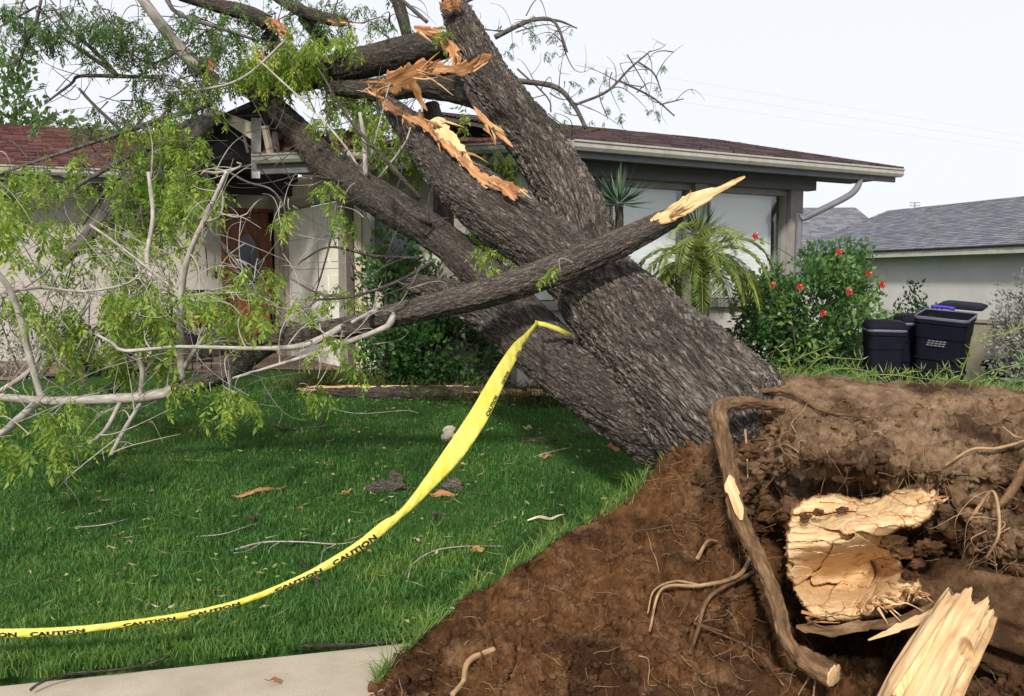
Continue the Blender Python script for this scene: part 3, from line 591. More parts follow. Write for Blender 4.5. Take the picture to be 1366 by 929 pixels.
# torn wood: a plate with fibres along its length, ragged ends, thickness
def shard(name, corners, thick, mat, parent, nu=40, nv=14, rag=.12, curl=0.0, rib=.006, org=None, seed=None):
    """corners: TL, TR, BR, BL in metres; fibres run from the TL-BL end to the TR-BR end"""
    r = np.random.default_rng(seed if seed is not None else int(rng.integers(1e6)))
    TL, TR, BR, BL = [np.array(c, float) for c in corners]
    u = np.linspace(0, 1, nu)[:, None]; v = np.linspace(0, 1, nv)[None]
    off = r.uniform(0, 99)
    rs = fbm(np.column_stack([np.linspace(0, 5, nv) + off, np.zeros(nv), np.zeros(nv)]), 3); re = fbm(np.column_stack([np.linspace(0, 6, nv) + off + 40, np.zeros(nv), np.zeros(nv)]), 3)
    rs = rs + .6 * r.uniform(-.5, .5, nv); re = re + .6 * r.uniform(-.5, .5, nv)
    uu = u * (1 + rag * re[None] - rag * .3 - rag * rs[None]) + rag * rs[None]
    wv = .10 * fbm(np.column_stack([np.linspace(0, 4, nu) + off + 7, np.zeros(nu), np.zeros(nu)]), 3)[:, None]
    vv = v + wv * (v - .5) * 2 * .6
    P = (TL * (1 - uu[..., None]) + TR * uu[..., None]) * (1 - vv[..., None]) + (BL * (1 - uu[..., None]) + BR * uu[..., None]) * vv[..., None]
    nrm = np.cross(TR - TL, BL - TL); nrm /= np.linalg.norm(nrm)
    if nrm[1] > 0: nrm = -nrm                             # towards the street
    Lu = np.linalg.norm(TR - TL); Lv = np.linalg.norm(BL - TL)
    fc = np.stack([np.broadcast_to(vv * Lv, uu.shape), np.full(uu.shape, off), uu * Lu], -1).reshape(-1, 3)
    h = fbm(fc * [55, 1, 5], 3) * rib + fbm(fc * [16, 1, 3] + 5, 2) * rib * 2.2
    st = np.floor(fc[:, 0] * 22 + .8 * perlin(fc * [9, 1, 4])); h += rib * 1.2 * np.sin(st * 12.9)
    h = h.reshape(uu.shape) + curl * ((vv - .5) ** 2 * 4 - .5) * Lv
    Fp = P + nrm * h[..., None]; edge = np.minimum(np.minimum(v, 1 - v) * 6, 1)
    Bp = P - nrm * (thick * (.35 + .65 * edge) - .7 * (curl * ((vv - .5) ** 2 * 4 - .5) * Lv))[..., None]
    V = np.concatenate([Fp.reshape(-1, 3), Bp.reshape(-1, 3)]); N = nu * nv
    i, j = np.meshgrid(np.arange(nu - 1), np.arange(nv - 1), indexing='ij'); a = i * nv + j
    q = np.stack([a, a + nv, a + nv + 1, a + 1], -1).reshape(-1, 4); qs = [q, q[:, ::-1] + N]
    e = np.arange(nu - 1) * nv; qs += [np.stack([e, N + e, N + e + nv, e + nv], -1), np.stack([e + nv - 1, e + 2 * nv - 1, N + e + 2 * nv - 1, N + e + nv - 1], -1)]
    e = np.arange(nv - 1); qs += [np.stack([e, e + 1, N + e + 1, N + e], -1), np.stack([(nu - 1) * nv + e, N + (nu - 1) * nv + e, N + (nu - 1) * nv + e + 1, (nu - 1) * nv + e + 1], -1)]
    return obj(name, V, [np.concatenate(qs)], M[mat], parent, {'bco': np.concatenate([fc, fc])}, True, org)
def sh(name, c, thick, mat, parent=None, **k): return shard(name, [W(*q) for q in c], thick, mat, parent if parent is not None else tree, **k)
def strip(name, rows, thick, mat, parent=None, nv=9, rib=.006, seed=1, world=None, rag=.55):
    """a torn ribbon of wood that follows a line: pixel, depth, width in pixels"""
    r = np.random.default_rng(seed); S = spline(np.array([(*W(x, y, d), w * PXM(d)) for x, y, d, w in rows]) if world is None else np.array(world), .012); C, wd = S[:, :3], S[:, 3]; n = len(C)
    T = np.gradient(C, axis=0); T /= np.linalg.norm(T, axis=1)[:, None]; vw = C - np.array([0, 0, EYE]); vw /= np.linalg.norm(vw, axis=1)[:, None]; A = np.cross(T, vw); A /= np.linalg.norm(A, axis=1)[:, None]
    s = np.concatenate([[0], np.cumsum(np.linalg.norm(np.diff(C, axis=0), axis=1))]); o = r.uniform(0, 90); z = np.zeros(n)
    saw = lambda k: ((s * 7 + .8 * perlin(np.column_stack([s * 6, z + k, z]))) % 1.0) * .7 - .3
    lo = 1 + rag * (fbm(np.column_stack([s * 5, z + o, z]), 4) + saw(o)); hi = 1 + rag * (fbm(np.column_stack([s * 5, z + o + 33, z]), 4) + saw(o + 20)); v = np.linspace(-1, 1, nv)
    off = np.where(v[None] < 0, v[None] * lo[:, None], v[None] * hi[:, None]) * wd[:, None] / 2
    fc = np.stack([off, np.full(off.shape, o), np.repeat(s[:, None], nv, 1)], -1).reshape(-1, 3)
    h = (fbm(fc * [60, 1, 6], 3) * rib + fbm(fc * [20, 1, 9] + 4, 2) * rib * 2).reshape(off.shape)
    Fp = C[:, None] + A[:, None] * off[..., None] - vw[:, None] * h[..., None]; Bp = Fp + vw[:, None] * thick * (1 - .7 * np.abs(v))[None, :, None]
    V = np.concatenate([Fp.reshape(-1, 3), Bp.reshape(-1, 3)]); N = n * nv; i, j = np.meshgrid(np.arange(n - 1), np.arange(nv - 1), indexing='ij'); a = i * nv + j; q = np.stack([a, a + nv, a + nv + 1, a + 1], -1).reshape(-1, 4); e = np.arange(n - 1) * nv
    qs = [q, q[:, ::-1] + N, np.stack([e, N + e, N + e + nv, e + nv], -1), np.stack([e + nv - 1, e + 2 * nv - 1, N + e + 2 * nv - 1, N + e + nv - 1], -1)]
    return obj(name, V, [np.concatenate(qs)], M[mat], parent if parent is not None else tree, {'bco': np.concatenate([fc, fc])})
# splits along the second limb, the broken stubs and the cut tip of the trunk
def fray(px, py, d, ang, L, n, parent=None, mats=('wood_orange', 'wood_pale', 'wood_orange', 'root_skin'), w=3.0, sprd=8, nm='splinter'):
    for k in range(n):
        a_ = ang + rng.normal() * .28; l_ = L * rng.uniform(.4, 1.15); x, y = px + rng.normal() * sprd, py + rng.normal() * sprd * .5; dz = rng.uniform(-.05, .03); b_ = rng.normal() * .12
        strip(nm, [(x, y, d + dz, w * rng.uniform(.7, 1.4)), (x + math.cos(a_) * l_ * .5, y + math.sin(a_) * l_ * .5, d + dz - .02, w * rng.uniform(.5, 1)), (x + math.cos(a_ + b_) * l_, y + math.sin(a_ + b_) * l_, d + dz - rng.uniform(0, .08), .5)], .008, mats[k % len(mats)], parent, nv=3, rib=.001, seed=int(rng.integers(1e6)))
M['root_skin'] = M.get('root_skin', M['bark_mid'])
for f_ in ((505, 128, 7.8, 3.6, 26, 7), (540, 155, 7.5, .7, 24, 6), (578, 166, 7.15, .75, 34, 9), (610, 204, 6.8, .8, 36, 8), (655, 242, 6.35, .4, 30, 8), (690, 256, 6.12, .5, 18, 5), (560, 95, 6.95, -.2, 50, 9), (520, 112, 7.25, 2.9, 30, 6), (630, 86, 6.55, -.5, 30, 6), (606, 74, 7.3, 1.2, 20, 5), (570, 42, 7.75, .3, 24, 6), (600, 6, 7.45, -1.7, 14, 5), (374, 40, 9.4, .7, 20, 5), (452, 29, 9.35, .1, 20, 5), (350, 84, 9.45, -1.4, 20, 4), (658, 170, 6.68, .85, 24, 6)): fray(*f_)
strip('torn_wood', [(502, 126, 7.85, 4), (520, 143, 7.68, 11), (545, 157, 7.5, 9), (568, 169, 7.3, 9), (590, 186, 7.05, 12), (612, 208, 6.8, 11), (632, 228, 6.55, 11), (652, 242, 6.38, 15), (676, 250, 6.22, 14), (697, 256, 6.1, 4)], .04, 'wood_orange', seed=3)
strip('torn_wood', [(572, 164, 7.2, 6), (584, 168, 7.15, 17), (600, 184, 7.0, 16), (618, 204, 6.82, 9), (630, 220, 6.7, 3)], .05, 'wood_yellow', seed=4)
strip('torn_wood', [(666, 246, 6.25, 5), (676, 252, 6.2, 14), (684, 262, 6.15, 9), (688, 268, 6.12, 2)], .03, 'wood_orange', seed=5)
strip('torn_wood', [(560, 146, 7.4, 3), (563, 160, 7.4, 8), (568, 176, 7.3, 4)], .02, 'wood_orange', seed=6)
strip('torn_wood', [(500, 122, 7.45, 8), (522, 112, 7.3, 24), (545, 101, 7.15, 28), (570, 92, 7.0, 19), (598, 93, 6.8, 10), (618, 92, 6.65, 15), (640, 82, 6.55, 16), (656, 74, 6.45, 3)], .06, 'wood_orange', seed=7)
strip('torn_wood', [(548, 108, 7.1, 9), (556, 122, 7.15, 8), (562, 136, 7.2, 7), (570, 148, 7.2, 2)], .03, 'wood_orange', seed=10)
strip('torn_wood', [(588, 52, 7.5, 6), (600, 62, 7.45, 15), (608, 76, 7.35, 14), (612, 88, 7.3, 4)], .05, 'wood_orange', seed=11)
strip('torn_wood', [(552, 36, 7.9, 4), (566, 40, 7.85, 12), (582, 44, 7.8, 13), (594, 54, 7.7, 6)], .05, 'wood_orange', seed=12)
strip('torn_wood', [(587, 9, 7.52, 10), (600, 5, 7.48, 15), (613, 7, 7.5, 12)], .08, 'wood_orange', seed=13)
strip('torn_wood', [(632, 142, 6.9, 2), (645, 158, 6.8, 7), (660, 172, 6.7, 7), (674, 186, 6.6, 6), (684, 196, 6.5, 2)], .02, 'wood_orange', seed=14)
strip('torn_wood', [(354, 26, 9.45, 8), (368, 34, 9.45, 14), (382, 44, 9.45, 13), (391, 54, 9.45, 6)], .08, 'wood_orange', seed=15)
strip('torn_wood', [(442, 29, 9.4, 9), (456, 29, 9.4, 8), (470, 29, 9.4, 2)], .05, 'wood_orange', seed=16)
strip('torn_wood', [(343, 68, 9.5, 10), (349, 82, 9.5, 16), (355, 100, 9.5, 13)], .06, 'wood_pale', seed=17)
strip('torn_wood', [(283, 78, 9.45, 8), (282, 86, 9.45, 10), (281, 94, 9.45, 7)], .06, 'wood_orange', seed=18)

# ---------------------------------------------------------------- root plate: a solid mass of soil
m = Mat('soil', .97, .08); co = m.co(); n1 = m.noise(co, 2.2, 5, .6); n2 = m.noise(co, 14, 6, .7); n3 = m.noise(co, 90, 4, .7)
dry = m.node('ShaderNodeAttribute', attribute_name='dry').outputs['Fac']
red = m.ramp(n2, [(.25, (.045, .019, .008)), (.5, (.115, .054, .023)), (.78, (.23, .125, .06))])
tan = m.ramp(n2, [(.25, (.10, .060, .034)), (.5, (.215, .138, .083)), (.78, (.37, .265, .17))])
c = m.mix(dry, red, tan); c = m.mix(m.ramp(n1, [(.46, (0, 0, 0)), (.60, (.85, .85, .85))]), c, (.036, .017, .009)); c = m.mix(m.ramp(m.noise(co, 5, 5, .7), [(.56, (0, 0, 0)), (.7, (.5, .5, .5))]), c, (.27, .16, .085)); c = m.mix(m.ramp(n3, [(.62, (0, 0, 0)), (.75, (.55, .55, .55))]), c, (.26, .17, .10))
m.color(c); m.bump(m.noise(co, 240, 3, .7), .7, .004); m.bump(n3, .9, .010); m.bump(n2, .8, .022); M['soil'] = m.m
top = np.array([(455, 965), (490, 925), (540, 862), (620, 800), (700, 748), (770, 705), (845, 668), (878, 628), (893, 592), (930, 560), (950, 533), (1000, 520), (1035, 505), (1100, 503), (1200, 511), (1366, 521), (1500, 528), (1640, 560), (1720, 700)], float)
ctrl = np.array([(455, 965, 3.10), (490, 930, 3.15), (600, 940, 3.0), (700, 929, 2.95), (900, 940, 2.95), (1100, 940, 3.15), (1366, 940, 3.1), (1600, 940, 3.1), (540, 865, 3.4), (620, 803, 3.65), (620, 860, 3.32), (700, 750, 4.0), (750, 800, 3.6), (770, 708, 4.3), (850, 850, 3.35), (845, 672, 4.55), (900, 760, 3.85), (885, 610, 4.8), (950, 650, 4.25), (945, 540, 4.85), (1000, 700, 4.05), (1000, 800, 3.75), (1035, 760, 4.0), (1030, 880, 3.5), (1000, 620, 4.2), (1040, 560, 4.35), (1050, 640, 4.0), (1130, 640, 3.85), (1100, 560, 4.2), (1040, 508, 4.8), (1100, 505, 4.8), (1200, 512, 4.75), (1200, 560, 4.2), (1250, 600, 3.85), (1366, 524, 4.65), (1366, 590, 4.0), (1300, 640, 3.65), (1150, 740, 4.15), (1100, 700, 4.1), (1220, 690, 3.9), (1110, 810, 4.05), (1200, 800, 4.0), (1180, 870, 3.95), (1120, 890, 3.8), (1300, 740, 3.6), (1366, 700, 3.55), (1366, 830, 3.6), (1290, 860, 3.75), (1500, 700, 3.5), (1500, 530, 4.6), (1640, 570, 4.6), (1700, 800, 3.8)])
def interp_depth(px, py):
    P = np.column_stack([px, py]); s = 210.0
    K = np.exp(-((ctrl[:, None, :2] - ctrl[None, :, :2]) ** 2).sum(-1) / s ** 2) + np.eye(len(ctrl)) * .02
    lin = np.column_stack([np.ones(len(ctrl)), ctrl[:, 0] / 1000, ctrl[:, 1] / 1000]); beta = np.linalg.lstsq(lin, ctrl[:, 2], rcond=None)[0]
    w = np.linalg.solve(K, ctrl[:, 2] - lin @ beta)
    out = np.zeros(len(P))
    for a in range(0, len(P), 20000):
        b = P[a:a + 20000]; out[a:a + 20000] = np.column_stack([np.ones(len(b)), b[:, 0] / 1000, b[:, 1] / 1000]) @ beta + np.exp(-((b[:, None] - ctrl[None, :, :2]) ** 2).sum(-1) / s ** 2) @ w
    return out
def Wv(px, py, d):
    x = (px - CX) / FPX; y = -(py - CY) / FPX; ry = CA + y * SA; rz = -SA + y * CA; k = d / ry
    return np.stack([x * k, ry * k, EYE + rz * k], -1)
NCX, NRY, NBK = 560, 330, 26
cx_ = np.interp(np.linspace(0, 1, NCX), [0, .82, 1], [455, 1400, 1720]); ty = np.interp(cx_, top[:, 0], top[:, 1]) + 3.5 * fbm(np.column_stack([cx_ / 30, np.zeros(NCX), np.zeros(NCX)]), 4)
t_ = np.linspace(0, 1, NRY) ** 1.05
PXg = np.repeat(cx_[:, None], NRY, 1); PYg = ty[:, None] + (1010 - ty[:, None]) * t_[None]
Dg = interp_depth(PXg.ravel(), PYg.ravel()).reshape(PXg.shape)
for bx_, by_, sx_, sy_, am in ((1110, 735, 62, 70, .55), (1170, 760, 60, 60, .45), (1022, 740, 26, 100, .50), (1140, 875, 95, 40, .65), (1235, 850, 50, 40, .25), (1010, 620, 22, 45, .18), (1060, 655, 40, 22, .20), (1130, 618, 60, 24, -.22), (1240, 622, 60, 26, -.18), (1330, 665, 40, 20, .14), (1340, 560, 50, 14, .16), (1240, 548, 60, 10, .07), (1180, 590, 30, 16, -.08), (1090, 600, 26, 18, -.08), (930, 600, 26, 26, -.10), (960, 720, 30, 50, .12), (880, 860, 60, 50, .10), (760, 860, 50, 40, -.06), (640, 880, 40, 30, -.06), (560, 900, 24, 22, -.03), (720, 760, 26, 16, .10), (960, 860, 40, 40, .12), (1290, 720, 40, 40, -.06)):
    Dg += am * np.exp(-((PXg - bx_) / sx_) ** 2 - ((PYg - by_) / sy_) ** 2)
front = Wv(PXg, PYg, Dg)
rim = front[:, 0]; s_ = np.linspace(0, 1, NBK + 1)[1:]
bk = np.array([0.10, 1.0, 0.0]); drop = np.maximum(rim[:, 2] + .25, .05)
thk = np.clip(.95 * (rim[:, 2] + .15), .15, .85) * np.clip((cx_ - 470) / 420, .12, 1)
back = rim[:, None] + bk * (thk[:, None] * np.sin(s_ * 1.57)[None])[..., None]; back[..., 2] -= (drop[:, None] * (s_ ** 2.2)[None])
S3 = np.concatenate([back[:, ::-1], front], 1); NR = S3.shape[1]
du = np.gradient(S3, axis=0); dv = np.gradient(S3, axis=1); nr = np.cross(du, dv); nr /= np.linalg.norm(nr, axis=-1)[..., None] + 1e-9
nr *= np.where((nr[..., 1] < 0)[:, NBK + 60].mean() > .5, 1, -1)
flat = S3.reshape(-1, 3); hf = np.clip(.0075 / (np.linalg.norm(dv, axis=-1) + 1e-6), .12, 1).ravel()
f1, f2 = worley(flat * 11 + .6 * np.column_stack([fbm(flat * 9, 2), fbm(flat * 9 + 9, 2), fbm(flat * 9 + 21, 2)])); g1, g2 = worley(flat * 34)
right = sstep(.75, 1.3, flat[:, 0])
topd = sstep(.80, .92, flat[:, 2]) * right; ero = (1 - .6 * topd)
hh = .07 * fbm(flat * 2.4, 3) + ero * (.030 * (fbm(flat * [9, 9, 5], 3, .62) + .2 * hf * fbm(flat * [72, 72, 40], 2, .62)) * (.5 + .7 * right) - .050 * np.abs(fbm(flat * [7, 7, 4] + 4, 3, .6)) * (.25 + .9 * right) + hf * (.006 * (1 - g1 * 1.5) + .012 * fbm(flat * 46, 4, .65)))
msk = sstep(.05, .45, fbm(flat * 3.1 + 70, 3)) ; k1, k2 = worley(flat * 21 + .5 * np.column_stack([fbm(flat * 20, 2), fbm(flat * 20 + 9, 2), fbm(flat * 20 + 21, 2)])); rimz = np.zeros(NR); rimz[NBK - 2:NBK + 46] = 1; rimm = np.repeat(rimz[None], NCX, 0).ravel() * sstep(-.2, .3, fbm(flat * 4 + 12, 2)); lum = np.clip(msk * (1 - .7 * topd) + .8 * rimm + sstep(.0, .35, 1 - np.hypot((flat[:, 0] - .95) / .35, (flat[:, 2] - .85) / .3)), 0, 1.2)
hh += hf ** .5 * .030 * lum * (np.clip(1 - k1 * 1.5, 0, 1) - .3) + hf * .010 * lum * np.clip(1 - g1 * 1.6, 0, 1)
l1_, l2_ = worley(flat * [3.2, 3.2, 4.5] + .5 * np.column_stack([fbm(flat * 4, 3), fbm(flat * 4 + 9, 3), fbm(flat * 4 + 21, 3)])); hh += -.035 * np.clip(1 - (l2_ - l1_) * 16, 0, 1) * (1 - right * .3)
crack = np.clip(1 - (f2 - f1) * 7, 0, 1); hh -= .012 * crack * (.1 + .7 * sstep(-.1, .3, fbm(flat * 3 + 31, 2)))
edge = np.ones(NR); edge[NBK - 8:NBK + 14] = .45; fade = np.repeat(edge[None], NCX, 0).ravel() * np.repeat(np.clip((cx_ - 455) / 60, .15, 1), NR)
soil = flat + nr.reshape(-1, 3) * (hh * fade)[:, None]
dry = np.clip(sstep(.85, 1.35, flat[:, 0] + .25 * fbm(flat * 2.2, 3)) * sstep(.25, .62, flat[:, 2] + .15 * fbm(flat * 3, 2)) + .25 * sstep(1.6, 2.0, flat[:, 0]), 0, 1)
i, j = np.meshgrid(np.arange(NCX - 1), np.arange(NR - 1), indexing='ij'); a = i * NR + j
obj('root_plate', soil, [np.stack([a, a + 1, a + NR + 1, a + NR], -1).reshape(-1, 4)], M['soil'], tree, {'dry': dry})
SO = soil.reshape(NCX, NR, 3); SN3 = nr
def on_soil(px, py, lift=.0):                             # point of the soil front seen at a pixel
    i = int(np.clip(np.searchsorted(cx_, px), 0, NCX - 1)); t = np.clip((py - ty[i]) / (1010 - ty[i]), 0, 1) ** (1 / 1.05)
    j = int(NBK + t * (NRY - 1)); return SO[i, j] + SN3[i, j] * lift
foot = set((int(x * 8), int(y * 8)) for x, y, z in soil[::3] if z < 1.2)
# clods and pebbles lying on the soil
ico_v = np.array([(-1, 1.618, 0), (1, 1.618, 0), (-1, -1.618, 0), (1, -1.618, 0), (0, -1, 1.618), (0, 1, 1.618), (0, -1, -1.618), (0, 1, -1.618), (1.618, 0, -1), (1.618, 0, 1), (-1.618, 0, -1), (-1.618, 0, 1)]) / 1.9
ico_f = np.array([(0, 11, 5), (0, 5, 1), (0, 1, 7), (0, 7, 10), (0, 10, 11), (1, 5, 9), (5, 11, 4), (11, 10, 2), (10, 7, 6), (7, 1, 8), (3, 9, 4), (3, 4, 2), (3, 2, 6), (3, 6, 8), (3, 8, 9), (4, 9, 5), (2, 4, 11), (6, 2, 10), (8, 6, 7), (9, 8, 1)])
ii = rng.integers(4, NCX - 60, 40000); jj = rng.integers(NBK + 2, NR - 8, 40000); cz_ = fbm(SO[ii, jj] * 3.1 + 70, 3) + rng.uniform(-.45, .45, 40000); sel = np.argsort(-cz_)[:9000]; ii, jj = ii[sel], jj[sel]; c0 = SO[ii, jj] + SN3[ii, jj] * .002
rr = .002 + .012 * rng.uniform(0, 1, 9000) ** 6 * 1.4
V = c0[:, None] + ico_v[None] * rr[:, None, None] * rng.uniform(.55, 1.25, (9000, 12, 1)) * rng.uniform(.6, 1.1, (9000, 1, 3))
obj('soil_clods', V.reshape(-1, 3), [(ico_f[None] + 12 * np.arange(9000)[:, None, None]).reshape(-1, 3)], M['soil'], tree, {'dry': np.repeat(np.clip(rng.uniform(-.2, .35, 9000) + .3 * (c0[:, 0] > .9), 0, 1), 12)}, False, kind='stuff')
# larger clods bedded in the torn face
ph = np.arccos(1 - 2 * np.linspace(0, 1, 8)); th2 = np.arange(10) / 10 * 2 * math.pi; CD = np.stack([np.sin(ph)[:, None] * np.cos(th2), np.sin(ph)[:, None] * np.sin(th2), np.cos(ph)[:, None] * np.ones(10)], -1).reshape(-1, 3)
CQ = np.array([[a * 10 + b, a * 10 + (b + 1) % 10, a * 10 + 10 + (b + 1) % 10, a * 10 + 10 + b] for a in range(7) for b in range(10)]); Vs, Qs_, Ds = [], [], []
spots = [(rng.uniform(880, 1060), rng.uniform(540, 700)) for k in range(170)] + [(rng.uniform(1040, 1390), rng.uniform(555, 670)) for k in range(210)] + [(rng.uniform(490, 640), rng.uniform(850, 935)) for k in range(90)] + [(rng.uniform(640, 1000), rng.uniform(740, 930)) for k in range(120)] + [(rng.uniform(1080, 1300), rng.uniform(840, 935)) for k in range(60)] + [(rng.uniform(1220, 1380), rng.uniform(670, 780)) for k in range(70)]
for k, (x, y) in enumerate(spots):
    i = int(np.clip(np.searchsorted(cx_, x), 0, NCX - 1))
    if y < ty[i] + 8: continue
    p = on_soil(x, y); r = .008 + .030 * rng.uniform() ** 3; h = .85 + .5 * fbm(CD * 1.4 + k * 3.1, 2) + .25 * perlin(CD * 4 + k); Vs.append(p + CD * rng.uniform(.65, 1.2, 3) * (h * r)[:, None]); Qs_.append(CQ + 80 * (len(Vs) - 1)); Ds.append(np.full(80, np.clip((.75 if x > 1060 and y < 660 else .1) + rng.uniform(-.15, .15), 0, 1)))
obj('soil_clods', np.concatenate(Vs), [np.concatenate(Qs_)], M['soil'], tree, {'dry': np.concatenate(Ds)}, True, kind='stuff')
# roots
m = Mat('root_skin', .85, .2); co = m.co('bco', (1, 1, .3)); m.color(m.ramp(m.noise(co, 30, 5, .65), [(.28, (.045, .024, .012)), (.5, (.13, .075, .038)), (.75, (.30, .19, .10))])); m.bump(m.noise(co, 45, 5), 1.0, .012); M['root_skin'] = m.m
m = Mat('root_pale', .8, .2); co = m.co('bco', (1, 1, .3)); m.color(m.ramp(m.noise(co, 40, 4), [(.3, (.17, .10, .05)), (.7, (.46, .31, .17))])); M['root_pale'] = m.m
def root(pts, r0, r1, mat='root_pale', lift=.02, seg=9, rough=.12, nm='root'):
    P = [on_soil(x, y, lift if len(z) == 0 else z[0]) for x, y, *z in pts]; R = np.linspace(r0, r1, len(P))
    v, q, b = tube(P, R, seg, max(.012, r0 * .8), rough=rough); return obj(nm, v, q, M[mat], tree, {'bco': b})
P = [W(1045, 545, 4.45), W(1000, 538, 4.35), W(960, 545, 4.2), W(963, 580, 4.0), W(975, 640, 3.88), W(985, 690, 3.78), W(1010, 740, 3.68), W(1035, 800, 3.55), W(1048, 850, 3.45), W(1066, 880, 3.42)]
v, q, b = tube(P, np.array([6, 9, 12, 11.5, 10.5, 11, 10, 9.5, 9, 8]) * PXM(3.8), 40, .010, rough=.22, wob=.15, bark=(.02, .005)); big = obj('root', v, q, M['root_skin'], tree, {'bco': b})
strip('peeled_patch', [(973, 634, 3.85, 3), (976, 646, 3.81, 13), (981, 662, 3.765, 14), (986, 680, 3.73, 14), (989, 694, 3.71, 4)], .012, 'wood_pale', big, seed=21, nv=9, rib=.004, rag=.5)
root([(955, 545, .03), (1040, 535, .04), (1100, 550, .03), (1160, 570, .02)], .020, .006, 'root_skin')
root([(993, 550, .07), (994, 590, .07), (990, 640, .05)], .009, .004, 'root_pale')
root([(1000, 735, .06), (975, 775, .08), (930, 790, .06), (880, 800, .05), (862, 850, .06)], .012, .005, 'root_pale')
root([(985, 770, .07), (945, 800, .05), (925, 850, .06), (918, 878, .05)], .010, .008, 'root_skin')
root([(930, 790, .06), (900, 783, .05), (870, 800, .04), (858, 830, .06)], .007, .003)
root([(658, 868, .02), (628, 888, .03), (612, 905, .03), (604, 932, .03)], .013, .010, 'root_pale')
root([(925, 760, .05), (935, 735, .05), (955, 725, .03)], .010, .006)
root([(960, 845, .04), (920, 838, .05), (1000, 870, .05), (1040, 929, .05)], .006, .004, 'root_skin')
root([(1370, 622, .10), (1320, 660, .09), (1290, 672, .05), (1262, 682, .01)], .022, .014, 'root_skin')
root([(1370, 600, .06), (1320, 615, .06), (1290, 610, .05), (1262, 613, .03)], .008, .005, 'root_pale')
root([(1362, 590, .03), (1345, 605, .08), (1330, 590, .08)], .006, .004)
for k in range(16):
    x0, y0 = rng.uniform(1260, 1360), rng.uniform(670, 770); pts = [(x0, y0, .03)]
    for t in range(4): pts.append((pts[-1][0] + rng.uniform(-40, 22), pts[-1][1] + rng.uniform(-12, 32), rng.uniform(.03, .12)))
    root(pts, rng.uniform(.002, .004), .001, 'root_pale' if k % 3 == 0 else 'root_skin', seg=6, nm='rootlet')
root([(1290, 690, .06), (1318, 682, .12), (1322, 705, .13), (1312, 728, .1)], .008, .005)
root([(1066, 872, .03), (1078, 900, .05), (1083, 935, .04)], .006, .004); root([(1068, 872, .03), (1075, 910, .06), (1062, 935, .04)], .005, .003)
for k in range(46):                                       # stringy roots lying over the torn face
    x, y = (rng.uniform(950, 1060), rng.uniform(560, 780)) if k % 3 == 0 else (rng.uniform(1040, 1360), rng.uniform(530, 660)) if k % 3 == 1 else (rng.uniform(820, 1000), rng.uniform(700, 900)); a_ = rng.uniform(0, 6.28); pts = [(x, y, .0)]
    for t in range(5): a_ += rng.normal() * .5; pts.append((pts[-1][0] + math.cos(a_) * rng.uniform(8, 24), pts[-1][1] + math.sin(a_) * rng.uniform(6, 18), rng.uniform(.002, .03)))
    if all(q_[1] > np.interp(q_[0], cx_, ty) + 6 for q_ in pts): root(pts, rng.uniform(.0018, .0045), .0008, 'root_pale' if k % 4 == 0 else 'root_skin', seg=6, nm='rootlet')
mb = MB()
for k in range(1500):
    i, j = int(rng.integers(30, NCX - 70)), int(rng.integers(NBK + 10, NR - 30))
    p = SO[i, j] + SN3[i, j] * .004; L = rng.uniform(.04, .16); d = SN3[i, j] * rng.uniform(.15, .8) + rng.normal(size=3) * .6 + np.array([0, 0, -.35]); pts = [p]
    for t in range(4): d = d + rng.normal(size=3) * .35 + np.array([0, 0, -.12]); pts.append(pts[-1] + d / np.linalg.norm(d) * L / 4)
    if p[0] < .75 and rng.uniform() < .75: continue
    mb.tube(pts, np.linspace(.0014, .0005, 5) * rng.uniform(.5, 1.2), 4, .03, cap=False)
mb.build('hair_roots', M['root_pale'], tree, True, kind='stuff', bco=True)
# the snapped tap root: one broken bowl of pale wood with a skin of bark round it
m = Mat('wood_break', .75, .2); co = m.co('bco', (1, .22, 1)); f = m.noise(co, 55, 5, .65); g = m.noise(m.co('bco'), 13, 4); fc_ = m.noise(m.co('bco', (1, 1, 1)), 5, 3)
col = m.ramp(f, [(.22, (.46, .26, .11)), (.45, (.62, .42, .22)), (.8, (.76, .58, .36))]); col = m.mix(m.ramp(g, [(.56, (0, 0, 0)), (.72, (.8, .8, .8))]), col, (.36, .16, .05)); col = m.mix(m.ramp(m.noise(m.co('bco', (1, 1, 1)), 22, 5, .7), [(.70, (0, 0, 0)), (.75, (.9, .9, .9))]), col, (.045, .022, .010))
rimf = m.node('ShaderNodeAttribute', attribute_name='rim').outputs['Fac']; m.color(m.mix(rimf, col, m.ramp(f, [(.3, (.10, .04, .015)), (.7, (.33, .15, .05))]))); m.bump(f, .6, .006); M['wood_break'] = m.m
OUTL = np.array([(1050, 700), (1056, 678), (1074, 664), (1112, 656), (1146, 664), (1172, 660), (1196, 648), (1226, 640), (1252, 652), (1256, 668), (1244, 692), (1222, 706), (1196, 708), (1186, 722), (1194, 742), (1206, 758), (1226, 762), (1232, 786), (1226, 806), (1190, 818), (1150, 830), (1104, 834), (1080, 824), (1062, 796), (1050, 768), (1046, 730)], float)
